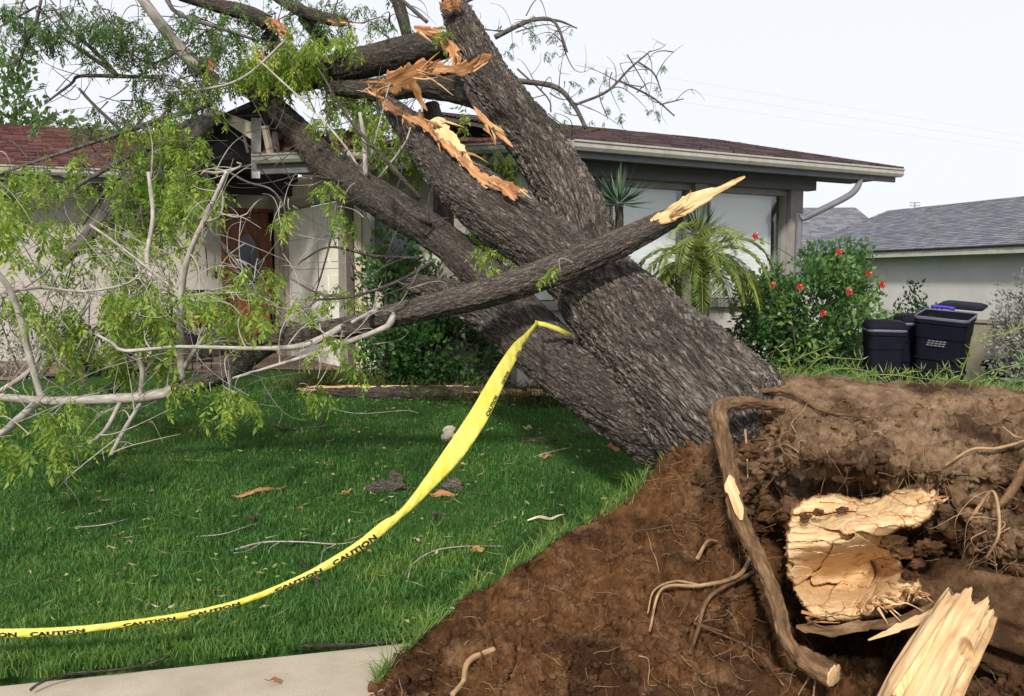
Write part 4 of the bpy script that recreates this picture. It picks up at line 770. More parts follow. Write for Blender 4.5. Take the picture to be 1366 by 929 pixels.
dc_ = np.array([(1060, 672, 3.90), (1100, 664, 3.90), (1146, 670, 3.88), (1200, 652, 3.84), (1246, 655, 3.76), (1052, 700, 3.78), (1056, 722, 3.68), (1110, 716, 3.64), (1130, 690, 3.74), (1150, 715, 3.62), (1185, 690, 3.68), (1200, 702, 3.62), (1230, 692, 3.62), (1190, 728, 3.78), (1060, 745, 3.72), (1090, 745, 3.74), (1125, 755, 3.90), (1165, 750, 4.0), (1075, 772, 3.90), (1115, 782, 4.0), (1160, 772, 4.02), (1058, 775, 3.68), (1072, 792, 3.70), (1100, 800, 3.74), (1135, 800, 3.72), (1165, 790, 3.70), (1195, 775, 3.66), (1222, 775, 3.64), (1080, 822, 3.62), (1120, 830, 3.58), (1160, 820, 3.58), (1200, 800, 3.58), (1226, 800, 3.58)])
gx2, gy2 = np.arange(1036, 1268, 1.15), np.arange(632, 846, 1.15); GX, GY = np.meshgrid(gx2, gy2, indexing='ij'); sh_ = GX.shape; P2 = np.column_stack([GX.ravel(), GY.ravel()])
K = np.exp(-((dc_[:, None, :2] - dc_[None, :, :2]) ** 2).sum(-1) / 46 ** 2) + np.eye(len(dc_)) * .03; w_ = np.linalg.solve(K, dc_[:, 2] - 3.74); dd = 3.74 + np.exp(-((P2[:, None] - dc_[None, :, :2]) ** 2).sum(-1) / 46 ** 2) @ w_
zz = np.zeros(len(P2)); wq = np.column_stack([fbm(np.column_stack([P2 / 40, zz]), 2), fbm(np.column_stack([P2 / 40, zz + 9]), 2), zz])
e1_, o1_, g1_ = worley_id(np.column_stack([P2 / [64, 30], zz]) + .35 * wq); e2_, o2_, g2_ = worley_id(np.column_stack([P2 / [26, 11], zz]) + .4 * wq + 40)
dd += .035 * g1_[:, 2] + .045 * (g1_[:, 0] * o1_[:, 0] + g1_[:, 1] * o1_[:, 1]) + .009 * g2_[:, 2] + .014 * (g2_[:, 0] * o2_[:, 0] + g2_[:, 1] * o2_[:, 1]) + .014 * np.clip(1 - e1_ * 14, 0, 1)
dd += .004 * fbm(np.column_stack([P2 / [60, 6], zz + 4]), 2) + .0016 * fbm(np.column_stack([P2 / [18, 2.6], zz + 8]), 2)
lowr = sstep(1130, 1170, P2[:, 0]) * sstep(782, 800, P2[:, 1]); dd += lowr * .035 * np.sign(perlin(np.column_stack([(P2[:, 0] + P2[:, 1] * .5) / 7, P2[:, 1] / 30, zz])))       # comb of short splinters
ins = np.zeros(len(P2), bool); dist = np.full(len(P2), 1e9)
pj = P2 + 3.0 * np.column_stack([fbm(np.column_stack([P2 / 9, zz]), 3), fbm(np.column_stack([P2 / 9, zz + 5]), 3)])
for a in range(len(OUTL)):
    A_, B_ = OUTL[a], OUTL[(a + 1) % len(OUTL)]; ins ^= ((A_[1] > pj[:, 1]) != (B_[1] > pj[:, 1])) & (pj[:, 0] < (B_[0] - A_[0]) * (pj[:, 1] - A_[1]) / (B_[1] - A_[1] + 1e-9) + A_[0])
    t = np.clip(((pj - A_) @ (B_ - A_)) / ((B_ - A_) ** 2).sum(), 0, 1); dist = np.minimum(dist, np.linalg.norm(pj - A_ - t[:, None] * (B_ - A_), axis=1))
dd = dd + .05 * np.exp(-(dist / 3.0) ** 2)
Fv = Wv(P2[:, 0], P2[:, 1], dd); Bv = Wv(P2[:, 0], P2[:, 1], dd + .07); n2 = sh_[1]; i, j = np.meshgrid(np.arange(sh_[0] - 1), np.arange(n2 - 1), indexing='ij'); a = (i * n2 + j).ravel(); cell = ins[a] & ins[a + 1] & ins[a + n2] & ins[a + n2 + 1]; a = a[cell]; N2 = len(P2)
q = np.stack([a, a + n2, a + n2 + 1, a + 1], -1)
ed = np.concatenate([q[:, [0, 1]], q[:, [1, 2]], q[:, [2, 3]], q[:, [3, 0]]]); key = np.minimum(ed[:, 0], ed[:, 1]) * N2 + np.maximum(ed[:, 0], ed[:, 1]); uq, ix, ct_ = np.unique(key, return_index=True, return_counts=True); be = ed[ix[ct_ == 1]]
allq = np.concatenate([q, q[:, ::-1] + N2, np.stack([be[:, 1], be[:, 0], be[:, 0] + N2, be[:, 1] + N2], -1)]); used = np.unique(allq); mp = np.full(2 * N2, -1); mp[used] = np.arange(len(used))
VV = np.concatenate([Fv, Bv])[used]; rim2 = np.concatenate([np.exp(-(dist / 3.2) ** 2), np.ones(N2)])[used]; bc = np.column_stack([P2[:, 1] * .0034, P2[:, 0] * .0034, dd]); bc = np.concatenate([bc, bc])[used]
fray(1175, 806, 3.52, .35, 34, 10, None, ('wood_pale', 'wood_orange', 'wood_yellow'), 3.5, 14); fray(1225, 790, 3.52, .2, 26, 8, None, ('wood_pale', 'wood_orange'), 3, 6); fray(1080, 822, 3.58, .1, 40, 6, None, ('wood_orange', 'root_skin'), 3, 8); fray(1240, 668, 3.62, -.6, 22, 6, None, ('wood_pale', 'wood_orange'), 3, 6)
obj('splintered_root', VV, [mp[allq]], M['wood_break'], tree, {'bco': bc, 'rim': rim2}, smooth=False)
for k in range(12):
    x, y = 1150 + k * 6.5 + rng.uniform(-4, 4), 812 - k * 2.0 + rng.uniform(-8, 6); d = 3.52 - .003 * k; an = rng.uniform(-.9, 1.2); L = rng.uniform(9, 20)
    strip('splinter', [(x - L * .5 * math.cos(an), y - L * .5 * math.sin(an), d + .06, rng.uniform(3, 6)), (x, y, d, rng.uniform(3, 5)), (x + L * .5 * math.cos(an), y + L * .5 * math.sin(an), d - .02, 1.5)], .012, 'wood_pale' if k % 3 else 'wood_orange', seed=50 + k, nv=5, rib=.002)
strip('bark_sliver', [(1062, 836, 3.56, 4), (1080, 840, 3.55, 14), (1130, 840, 3.52, 15), (1190, 830, 3.49, 12), (1240, 812, 3.47, 9), (1276, 795, 3.45, 3)], .03, 'root_skin', seed=38)
strip('bark_sliver', [(1158, 854, 3.45, 2), (1190, 842, 3.44, 9), (1225, 826, 3.43, 11), (1262, 806, 3.42, 5)], .02, 'wood_pale', seed=39)
# soil lumps caught on the wood
for x, y, d, r in ((1192, 724, 3.66, .050), (1206, 738, 3.62, .040), (1224, 752, 3.60, .030), (1074, 690, 3.74, .026), (1092, 684, 3.74, .022), (1124, 680, 3.74, .024), (1240, 732, 3.58, .05), (1214, 768, 3.62, .034), (980, 660, 4.02, .05), (1002, 600, 4.15, .05)):
    ph = np.arccos(1 - 2 * np.linspace(0, 1, 22)); th2 = np.arange(32) / 32 * 2 * math.pi; D3 = np.stack([np.sin(ph)[:, None] * np.cos(th2), np.sin(ph)[:, None] * np.sin(th2), np.cos(ph)[:, None] * np.ones(32)], -1).reshape(-1, 3)
    h = .8 + .55 * fbm(D3 * 1.3 + x, 3) + .22 * fbm(D3 * 4 + y, 3); V = W(x, y, d) + D3 * np.array([1.25, .8, .8]) * (h * r)[:, None]
    q = [[a * 32 + b, a * 32 + (b + 1) % 32, a * 32 + 32 + (b + 1) % 32, a * 32 + 32 + b] for a in range(21) for b in range(32)]
    obj('soil_lump', V, [q], M['soil'], tree, {'dry': np.full(len(V), .1)})
# stub of a cut root and the grey buried root at the right
v, q, b = tube([W(1066, 872, 3.45), W(1085, 888, 3.38), W(1112, 902, 3.30)], np.array([14, 16, 17]) * PXM(3.4), 20, .01, rough=.2); stub = obj('root', v, q, M['root_skin'], tree, {'bco': b})
e_, d_ = W(1112, 902, 3.30), W(1112, 902, 3.30) - W(1085, 888, 3.38); d_ /= np.linalg.norm(d_); v, q, b = tube([e_ - d_ * .01, e_ + d_ * .002, e_ + d_ * .006], np.array([15, 15.5, 12]) * PXM(3.3), 24, .01, rough=.3); obj('cut_face', v, q, M['wood_pale'], stub, {'bco': b})
v, q, b = tube([W(1215, 800, 3.95), W(1270, 810, 3.72), (W(1340, 830, 3.55)), W(1440, 860, 3.45)], np.array([40, 60, 70, 76]) * PXM(3.6), 110, .010, rough=.16, wob=.25, bark=(.03, .014)); m = Mat('root_grey', .9, .15); co = m.co('bco', (1, 1, .3)); m.color(m.ramp(m.noise(co, 16, 5), [(.3, (.05, .033, .020)), (.7, (.17, .12, .08))])); m.bump(m.noise(co, 40, 6, .7), 1.0, .02); M['root_grey'] = m.m
obj('root', v, q, M['soil'], tree, {'bco': b, 'dry': np.full(len(v), .45)})
# ---------------------------------------------------------------- big loose splinter in the foreground
tb = thing('broken_timber', W(1230, 960, 2.95), 'thick pale wood splinter with a knot hole leaning against the torn roots', 'wood')
P = [W(1198, 985, 2.98), W(1224, 931, 3.02), W(1252, 878, 3.10), W(1276, 836, 3.18), W(1291, 808, 3.24)]
v, q, b = tube(P, np.array([45, 43, 41, 39, 35]) * PXM(3.1), 90, .008, rough=.0, ell=.75, cap=False)
r_ = np.linalg.norm(b[:, :2], axis=1); ang = np.arctan2(b[:, 1], b[:, 0]); nr_ = len(v) // 90
C = v.reshape(nr_, 90, 3).mean(1).repeat(90, 0); fac = np.round(ang * 1.6) * .09; off = .16 * np.sin(np.floor(ang * 2.4 + .5 * np.sin(b[:, 2] * 5)) * 4.1) + .10 * fbm(np.column_stack([ang * 4, b[:, 2] * 2.2, np.zeros(len(v))]), 3) + .05 * fbm(np.column_stack([ang * 16, b[:, 2] * 4, np.zeros(len(v))]), 2)
v = C + (v - C) * (1 + off)[:, None]
s_ = b[:, 2] / b[:, 2].max(); tip = (fbm(np.column_stack([np.cos(ang) * 2.2, np.sin(ang) * 2.2, np.zeros(len(v))]), 4) * .045) * sstep(.55, 1, s_)
ax = np.array(P[-1]) - np.array(P[0]); ax /= np.linalg.norm(ax); v = v + ax * tip[:, None]
v = np.vstack([v, v[-90:].mean(0) - ax * .06]); L = len(v) - 1; k = np.arange(90)
kd = v - np.array([0, 0, EYE]); kr = W(1289, 866, 1.0) - np.array([0, 0, EYE]); kr /= np.linalg.norm(kr); kt = kd @ kr; off_ = kd - kt[:, None] * kr; rr_ = np.hypot(off_[:, 0] / .020, off_[:, 2] / .034); near_ = kt < np.median(kt[rr_ < 2]) if (rr_ < 2).any() else kt < 0; v = v + kr * (.055 * np.clip(1.15 - rr_, 0, 1) - .012 * np.exp(-((rr_ - 1.4) / .35) ** 2))[:, None] * near_[:, None]
obj('splinter_body', v, [q[0], np.stack([np.full(90, L), L - 90 + k, L - 90 + (k + 1) % 90], -1)], M['wood_pale'], tb, {'bco': np.vstack([b, b[-1]])})
sh('side_strip', [(1262, 820, 3.12), (1240, 868, 3.04), (1200, 935, 2.94), (1190, 925, 2.96)], .03, 'wood_yellow', tb, rag=.05, nu=30, nv=8, seed=43)
# ---------------------------------------------------------------- snapped limb lying across the trunk
bl = thing('broken_limb', W(345, 470, 5.9), 'long snapped grey branch lying across the trunk with a yellow splintered end', 'branch')
main = limb('bark', [(905, 286, 5.52, 12), (880, 299, 5.5, 16), (820, 328, 5.48, 19), (740, 361, 5.55, 20), (650, 391, 5.62, 19), (560, 413, 5.72, 17), (480, 433, 5.82, 15), (410, 447, 5.92, 14), (362, 452, 6.0, 15), (343, 455, 6.03, 9)], 'bark_weathered', 90, .012, (.015, .010), bl)
fray(896, 286, 5.42, -.5, 36, 5, bl, ('wood_yellow', 'wood_pale', 'wood_yellow', 'wood_orange'), 3.5, 8)
fray(348, 452, 5.95, 3.3, 22, 7, bl, ('wood_pale', 'bark_weathered', 'wood_orange'), 3, 5)
strip('splintered_tip', [(868, 296, 5.42, 8), (890, 288, 5.41, 18), (915, 274, 5.42, 20), (938, 262, 5.44, 16), (962, 251, 5.46, 9), (982, 242, 5.48, 6), (994, 236, 5.5, 2)], .05, 'wood_yellow', bl, seed=62, rag=.4)
sh('splintered_tip', [(352, 440, 5.95), (347, 425, 5.95), (351, 432, 5.95), (358, 446, 5.95)], .02, 'wood_pale', bl, rag=.15, nu=12, nv=6, seed=63)
limb('bark', [(372, 452, 6.0, 12), (345, 470, 6.1, 12), (310, 494, 6.15, 12), (265, 512, 6.2, 11), (232, 521, 6.2, 10)], 'bark_weathered', 30, .02, (.02, .005), bl)
LB = []                                                   # traced branches, also used as anchors for twigs and leaves
def branch(rows, mat='twig_pale', parent=bl, seg=9):
    rows = [(x, y, d + (.2 if parent is bl else 0), r * (.82 if mat == 'twig_pale' else .9)) for x, y, d, r in rows]; P, R = pxpath(rows); v, q, b = tube(P, R, seg, .04, rough=.12); LB.append((P, R, parent)); return obj('branch', v, q, M[mat], parent, {'bco': b})
branch([(245, 519, 6.0, 10), (190, 530, 6.0, 9), (120, 534, 5.95, 8), (60, 535, 5.9, 7.5), (0, 531, 5.8, 7), (-80, 529, 5.6, 6)])
branch([(243, 507, 5.98, 6), (241, 460, 5.95, 6.5), (241, 410, 5.9, 6), (245, 370, 5.85, 5), (256, 330, 5.8, 4.6), (278, 283, 5.75, 4), (303, 228, 5.7, 3)])
branch([(303, 228, 5.7, 2.5), (318, 224, 5.68, 2), (322, 219, 5.66, 1.6), (316, 217, 5.66, 1.2)]); branch([(303, 228, 5.7, 2.2), (288, 231, 5.72, 2.2), (272, 229, 5.74, 1.6), (268, 233, 5.74, 1.2)])
branch([(304, 229, 5.7, 1.6), (330, 243, 5.65, 1.4), (360, 252, 5.6, 1.3), (376, 270, 5.6, 1.1), (382, 290, 5.6, .9)], 'twig_dark')
branch([(268, 296, 5.77, 2), (292, 290, 5.75, 2), (298, 262, 5.75, 1.8), (290, 246, 5.75, 1.4)]); branch([(290, 283, 5.75, 1.4), (315, 290, 5.72, 1.4), (330, 285, 5.7, 1)])
branch([(272, 298, 5.78, 1.8), (290, 318, 5.8, 1.5), (310, 340, 5.8, 1.3), (318, 350, 5.8, 1)], 'twig_dark')
branch([(56, 533, 5.9, 6), (38, 470, 5.85, 5.5), (28, 425, 5.8, 5.5), (12, 385, 5.75, 5), (-6, 362, 5.7, 4.5), (-30, 335, 5.7, 4)])
branch([(52, 535, 5.9, 7), (28, 557, 5.6, 6.5), (0, 580, 5.35, 6), (-30, 604, 5.1, 5.5)])
branch([(112, 512, 6.3, 5), (98, 480, 6.3, 5), (78, 452, 6.25, 4.5), (54, 433, 6.2, 4), (30, 425, 6.2, 2)]); branch([(0, 522, 6.1, 4), (34, 500, 6.1, 4), (50, 480, 6.1, 3.5), (55, 458, 6.1, 3)])
branch([(148, 522, 6.4, 7), (165, 502, 6.4, 8), (185, 490, 6.4, 8), (206, 476, 6.4, 6)], 'bark_weathered')
branch([(187, 530, 5.98, 4), (190, 495, 5.95, 4), (180, 472, 5.95, 3.5)]); branch([(246, 492, 5.97, 4), (262, 464, 5.9, 3.8), (295, 428, 5.8, 3)])
branch([(470, 426, 5.62, 6), (440, 446, 5.56, 6), (400, 462, 5.45, 5), (337, 465, 5.35, 3.5), (240, 463, 5.4, 3), (167, 468, 5.45, 3), (150, 458, 5.45, 2.6), (130, 447, 5.45, 2)])
branch([(527, 414, 5.52, 4), (520, 432, 5.42, 6), (508, 440, 5.38, 5), (460, 458, 5.25, 4), (400, 478, 5.3, 3), (310, 505, 5.35, 2)]); branch([(502, 414, 5.55, 5), (488, 421, 5.42, 4), (470, 430, 5.2, 3)])
branch([(160, 538, 5.95, 4), (142, 572, 5.6, 3.5), (120, 592, 5.4, 2.5)]); branch([(187, 540, 5.95, 4), (162, 580, 5.5, 3.4), (148, 607, 5.3, 3)])
branch([(0, 392, 5.8, 2), (55, 384, 5.9, 2), (110, 389, 5.9, 2.2), (165, 380, 5.9, 2.2), (186, 366, 5.9, 1.8), (184, 355, 5.9, 1)]); branch([(120, 300, 6.2, 2), (155, 325, 6.1, 2), (200, 360, 6.0, 2.2), (240, 392, 5.9, 2.4)])
branch([(198, 230, 6.4, 3), (204, 290, 6.3, 3.5), (196, 345, 6.2, 4), (207, 376, 6.0, 4), (240, 396, 5.9, 3.2)]); branch([(68, 345, 6.6, 1.8), (62, 362, 6.5, 2), (30, 385, 6.3, 2.4), (0, 398, 6.2, 2)])
branch([(250, 394, 5.9, 2.4), (300, 391, 5.8, 2), (340, 393, 5.7, 1.8), (372, 410, 5.7, 1.2)]); branch([(246, 440, 5.95, 3), (268, 402, 5.95, 3), (300, 385, 5.9, 1.5)]); branch([(256, 470, 5.95, 2.5), (300, 455, 5.8, 2), (380, 470, 5.7, 1.5)])
branch([(120, 405, 6.2, 2), (100, 432, 6.2, 2.2), (76, 452, 6.25, 2)]); branch([(75, 370, 6.3, 1.8), (60, 405, 6.3, 2), (54, 434, 6.2, 2.2)]); branch([(117, 370, 6.0, 1.5), (118, 400, 6.0, 1.6), (95, 430, 6.1, 2)])
branch([(420, 400, 5.6, 1.6), (470, 396, 5.5, 2), (530, 376, 5.5, 2.6), (575, 352, 6.3, 3.6)], 'bark_weathered', tree); branch([(400, 350, 6.5, 1.3), (440, 330, 6.5, 1.6), (500, 342, 6.6, 2.2), (560, 345, 6.9, 3.2)], 'bark_weathered', tree)
branch([(388, 372, 6.4, 1.3), (425, 392, 6.3, 1.8), (460, 396, 6.2, 2)], 'twig_dark', tree); branch([(420, 395, 6.4, 1), (436, 340, 6.3, 1.6), (446, 290, 6.3, 1.8), (452, 240, 6.4, 1)], 'twig_dark', tree)
branch([(480, 150, 7.0, 3), (486, 190, 7.0, 4), (488, 235, 7.0, 4.4)], 'twig_pale', tree); branch([(440, 120, 6.9, 2), (470, 165, 6.8, 2.2), (520, 220, 6.7, 3.2), (560, 265, 6.8, 4)], 'bark_weathered', tree)
branch([(345, 80, 7.6, 1.4), (420, 150, 7.3, 1.8), (460, 195, 7.2, 2), (485, 235, 7.2, 2.2)], 'twig_pale', tree); branch([(520, 110, 7.0, 1), (505, 170, 7.0, 1.4), (490, 228, 7.1, 1.8)], 'twig_pale', tree)
branch([(548, 170, 7.0, 1.4), (538, 195, 7.0, 1.8), (505, 238, 7.1, 2)], 'twig_pale', tree); branch([(440, 185, 7.2, 1.6), (480, 225, 7.1, 1.8), (550, 285, 6.9, 3.2), (575, 300, 7.0, 3.6)], 'bark_weathered', tree)
branch([(404, 235, 8.9, 2), (440, 238, 8.7, 2.4), (480, 248, 8.5, 3)], 'bark_weathered', tree); branch([(395, 40, 9.0, 2), (330, 100, 9.0, 2.2), (280, 118, 9.0, 2.2), (225, 122, 9.0, 1.6)], 'twig_pale', tree)
# dark broom of twigs hanging at the left, and sprays against the sky
for rows in ([(286, 150, 9.4, 5), (230, 175, 9.2, 5), (160, 215, 9.0, 4), (90, 255, 8.9, 3), (20, 290, 8.8, 2)], [(280, 140, 9.4, 4), (200, 165, 9.2, 4), (110, 195, 9.0, 3), (0, 232, 8.8, 1.8)], [(265, 160, 9.3, 4), (215, 190, 9.2, 4), (150, 245, 9.0, 3), (110, 300, 8.9, 2)],
             [(160, 103, 9.6, 2), (128, 70, 9.6, 3), (100, 45, 9.5, 2.5), (70, 10, 9.4, 2)], [(210, 104, 9.6, 2), (158, 102, 9.6, 3), (106, 102, 9.5, 2.5), (95, 112, 9.5, 2), (60, 138, 9.4, 1.4)], [(158, 102, 9.6, 3), (120, 75, 9.5, 3), (88, 54, 9.4, 2), (85, 52, 9.4, 1.5)], [(165, 178, 9.5, 3), (125, 140, 9.4, 2.4), (105, 118, 9.3, 2)],
             [(55, 0, 9.2, 2), (48, 30, 9.2, 2.6), (34, 60, 9.2, 2.4), (22, 95, 9.2, 1.5)], [(50, 8, 9.2, 1.5), (20, 25, 9.2, 1.6), (0, 36, 9.2, 1.2)], [(222, 0, 9.5, 3), (240, 20, 9.5, 3), (300, 40, 9.5, 2.5), (345, 55, 9.6, 2)], [(270, 90, 9.6, 2.4), (240, 70, 9.6, 2), (200, 85, 9.5, 1.8), (160, 60, 9.5, 1.3)],
             [(660, 50, 7.6, 4), (690, 35, 7.6, 3.4), (715, 26, 7.6, 3), (740, 30, 7.6, 2.4), (757, 70, 7.6, 1.4)], [(715, 26, 7.6, 2), (745, 28, 7.6, 1.8), (770, 38, 7.6, 1)], [(690, 108, 7.8, 4), (740, 116, 7.8, 4), (765, 140, 7.8, 3.4), (782, 172, 7.8, 3)], [(690, 92, 7.8, 1.4), (730, 130, 7.8, 1.2), (735, 150, 7.8, 1)],
             [(768, 140, 7.8, 2), (810, 122, 7.8, 2), (840, 92, 7.8, 1.6), (868, 68, 7.8, 1)], [(826, 108, 7.8, 1.6), (870, 130, 7.8, 1.4), (900, 155, 7.8, 1)], [(850, 82, 7.8, 1.4), (872, 98, 7.8, 1.2), (882, 122, 7.8, .9)], [(880, 140, 7.8, 1), (912, 132, 7.8, .8)], [(570, 30, 8.4, 3), (545, 8, 8.4, 3), (530, -5, 8.4, 2)], [(612, 6, 7.9, 3), (640, -6, 7.9, 2.5)]):
    branch(rows, 'twig_dark', tree, 7)
# ---------------------------------------------------------------- leaves
def unit(a): return a / (np.linalg.norm(a, axis=-1, keepdims=True) + 1e-9)
def leaf_mesh(base, d, side, L, Wd, tint, fold=.25, bend=.2):
    """one five-vertex folded blade per row: base, dir, side, length, width"""
    base, d, side = np.asarray(base), unit(np.asarray(d)), np.asarray(side); side = unit(side - d * (side * d).sum(-1, keepdims=True)); nrm = np.cross(d, side)
    L = np.asarray(L)[:, None]; Wd = np.asarray(Wd)[:, None]
    mid = base + d * L * .48 - nrm * L * .02; l = base + d * L * .42 + side * Wd * .5 + nrm * Wd * fold; r = base + d * L * .42 - side * Wd * .5 + nrm * Wd * fold; tip = base + d * L - nrm * L * bend
    V = np.stack([base, l, mid, r, tip], 1).reshape(-1, 3); k = 5 * np.arange(len(base))[:, None]
    T = np.concatenate([k + [[0, 2, 1]], k + [[0, 3, 2]], k + [[1, 2, 4]], k + [[2, 3, 4]]])
    return V, T, np.repeat(tint, 5)
def rnd_dirs(n, r=rng): return unit(r.normal(size=(n, 3)))
def make_spray(seed, L=.38, nl=9, ll=.075, lw=.028, droop=.9):
    """a shoot of pinnate leaves that hangs limp: local origin at its cut end, runs out along x and down"""
    r = np.random.default_rng(seed); pts = [np.zeros(3)]; d = np.array([.75, r.uniform(-.3, .3), .15])
    for t in range(6): d = d + np.array([0, r.uniform(-.15, .15), -.22 * droop]); pts.append(pts[-1] + unit(d) * L / 6)
    tv, tq, _ = tube(pts, np.linspace(.0035, .0012, 7), 4, .06, cap=False); pts = np.array(pts); B, D, S, LL, WW, TT = [], [], [], [], [], []
    for k in range(nl):
        f = (k + .6) / nl; p = pts[0] + 0; x = f * 6; i = min(int(x), 5); p = pts[i] + (pts[i + 1] - pts[i]) * (x - i)
        az = k * 2.4 + r.uniform(-.5, .5); rd = unit(np.array([math.cos(az) * .7 + .25, math.sin(az) * .7, -.25 * droop + r.uniform(-.2, .2)])); RL = r.uniform(.10, .17); q = p.copy(); n = int(r.integers(2, 4)); tb_ = r.uniform(0, 1)
        for t in range(n + 1):
            rd = unit(rd + np.array([0, 0, -.38 * droop])); q = q + rd * RL / (n + 1); sd = unit(np.cross(rd, [0, 0, 1.0]) + .2 * r.normal(size=3))
            if t < n:
                for s in (-1, 1):
                    B.append(q); D.append(unit(rd * .55 + sd * s * .8 + np.array([0, 0, -.55 * droop]) + .18 * r.normal(size=3))); S.append(unit(rd + .3 * r.normal(size=3))); LL.append(ll * r.uniform(.7, 1.15)); WW.append(lw * r.uniform(.7, 1.2)); TT.append(np.clip(tb_ + r.uniform(-.25, .25), 0, 1))
            else: B.append(q); D.append(unit(rd + np.array([0, 0, -.2 * droop]))); S.append(sd); LL.append(ll * 1.15); WW.append(lw * 1.1); TT.append(np.clip(tb_ + .1, 0, 1))
    V, T, tt = leaf_mesh(np.array(B), np.array(D), np.array(S), np.array(LL), np.array(WW), np.array(TT), .22, .18)
    n = len(tv); return np.vstack([tv, V]), [tq[0]], T + n, np.concatenate([np.full(n, .35), tt])
SPR = [make_spray(100 + k, L=.30 + .03 * (k % 4), nl=8 + k % 3) for k in range(8)]
SPM = []
for v, q, t, tt in SPR:
    me = mesh_np('leaf_spray', v, [q[0], t], {'tint': tt}, True); me.materials.append(M['leaf_ash']); SPM.append(me)
class Bake:
    def __init__(s): s.V = []; s.Q = []; s.T = []; s.A = []; s.n = 0
    def put(s, k, p, rz, sc_, tilt=0., dt=0.):
        v, q, t, tt = SPR[k]; c, s_ = math.cos(rz), math.sin(rz); ct, st = math.cos(tilt), math.sin(tilt); R = np.array([[c, -s_, 0], [s_, c, 0], [0, 0, 1]]) @ np.array([[ct, 0, st], [0, 1, 0], [-st, 0, ct]])
        s.V.append(v @ R.T * sc_ + p); s.Q.append(q[0] + s.n); s.T.append(t + s.n); s.A.append(np.clip(tt + dt, 0, 1)); s.n += len(v)
    def build(s, name, mat, parent):
        return obj(name, np.concatenate(s.V), [np.concatenate(s.Q), np.concatenate(s.T)], M[mat], parent, {'tint': np.concatenate(s.A)}, True, kind='stuff')
def spray_obj(p, rz, scl, tilt, parent, k):
    o = bpy.data.objects.new('leaf_spray', SPM[k]); link(o, parent, p); o.rotation_euler = (0, tilt, rz); o.scale = (scl,) * 3; return o
twigs = {'tree': MB(), 'limb': MB()}
def twig(key, p, q, r0=.005, r1=.0015, sag=.08, n=5):
    p, q = np.array(p, float), np.array(q, float); L = np.linalg.norm(q - p); w = rng.normal(size=3) * L * .12; pts = [p + (q - p) * t + (w + np.array([0, 0, sag * L])) * math.sin(math.pi * t) * (1) for t in np.linspace(0, 1, n)]
    twigs[key].tube(pts, np.linspace(r0, r1, n), 5, L / 7, cap=False); return pts
far, near = Bake(), Bake(); nsp = [0]
# clumps of hanging leaves: pixel centre, depth, spread in pixels (x, y), how many, scale, individual or joined, brightness
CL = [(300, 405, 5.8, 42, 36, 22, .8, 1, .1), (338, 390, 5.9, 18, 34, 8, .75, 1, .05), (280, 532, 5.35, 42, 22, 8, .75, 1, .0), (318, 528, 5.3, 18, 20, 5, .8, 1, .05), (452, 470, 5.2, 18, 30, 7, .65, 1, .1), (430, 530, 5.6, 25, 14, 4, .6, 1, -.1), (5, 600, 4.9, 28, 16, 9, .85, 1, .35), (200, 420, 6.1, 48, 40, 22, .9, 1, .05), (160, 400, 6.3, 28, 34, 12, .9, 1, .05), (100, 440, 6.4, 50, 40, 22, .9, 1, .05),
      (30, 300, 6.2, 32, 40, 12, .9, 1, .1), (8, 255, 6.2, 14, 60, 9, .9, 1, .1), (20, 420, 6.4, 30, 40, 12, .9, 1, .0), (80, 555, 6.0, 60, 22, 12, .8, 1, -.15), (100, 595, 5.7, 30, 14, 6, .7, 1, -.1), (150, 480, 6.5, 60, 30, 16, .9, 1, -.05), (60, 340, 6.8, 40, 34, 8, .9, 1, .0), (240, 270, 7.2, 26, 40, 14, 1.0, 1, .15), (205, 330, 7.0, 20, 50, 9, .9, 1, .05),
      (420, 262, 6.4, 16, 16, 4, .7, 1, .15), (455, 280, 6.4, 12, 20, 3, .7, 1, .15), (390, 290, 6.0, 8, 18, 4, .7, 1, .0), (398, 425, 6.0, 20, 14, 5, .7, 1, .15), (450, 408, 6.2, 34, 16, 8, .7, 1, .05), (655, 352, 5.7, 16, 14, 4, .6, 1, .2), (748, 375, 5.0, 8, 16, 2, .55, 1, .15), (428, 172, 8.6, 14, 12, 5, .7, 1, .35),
      (215, 190, 9.0, 50, 40, 64, 1.0, 0, -.05), (235, 250, 8.8, 40, 50, 50, 1.0, 0, .0), (190, 270, 8.8, 50, 60, 40, 1.1, 0, -.1), (120, 260, 8.8, 60, 60, 30, 1.0, 0, -.05), (150, 340, 8.4, 80, 50, 34, 1.0, 0, -.1), (60, 250, 8.8, 60, 40, 18, 1.0, 0, -.1), (270, 105, 9.6, 36, 22, 24, .9, 0, .05), (340, 92, 9.6, 46, 26, 60, .9, 0, .15), (405, 100, 9.6, 40, 26, 52, .9, 0, .1), (470, 128, 9.9, 44, 32, 70, .9, 0, .05), (508, 165, 9.3, 36, 32, 56, .9, 0, -.05), (560, 180, 9.2, 50, 40, 26, .9, 0, -.1), (660, 215, 9.0, 40, 30, 12, .7, 0, .0), (395, 70, 9.4, 30, 26, 32, 1.0, 0, .15), (450, 60, 9.4, 40, 22, 30, .9, 0, .1), (600, 45, 7.6, 14, 16, 4, .7, 0, .1), (680, 220, 8.6, 20, 30, 8, .7, 0, .2), (640, 330, 8.8, 40, 30, 20, .8, 0, .0)]
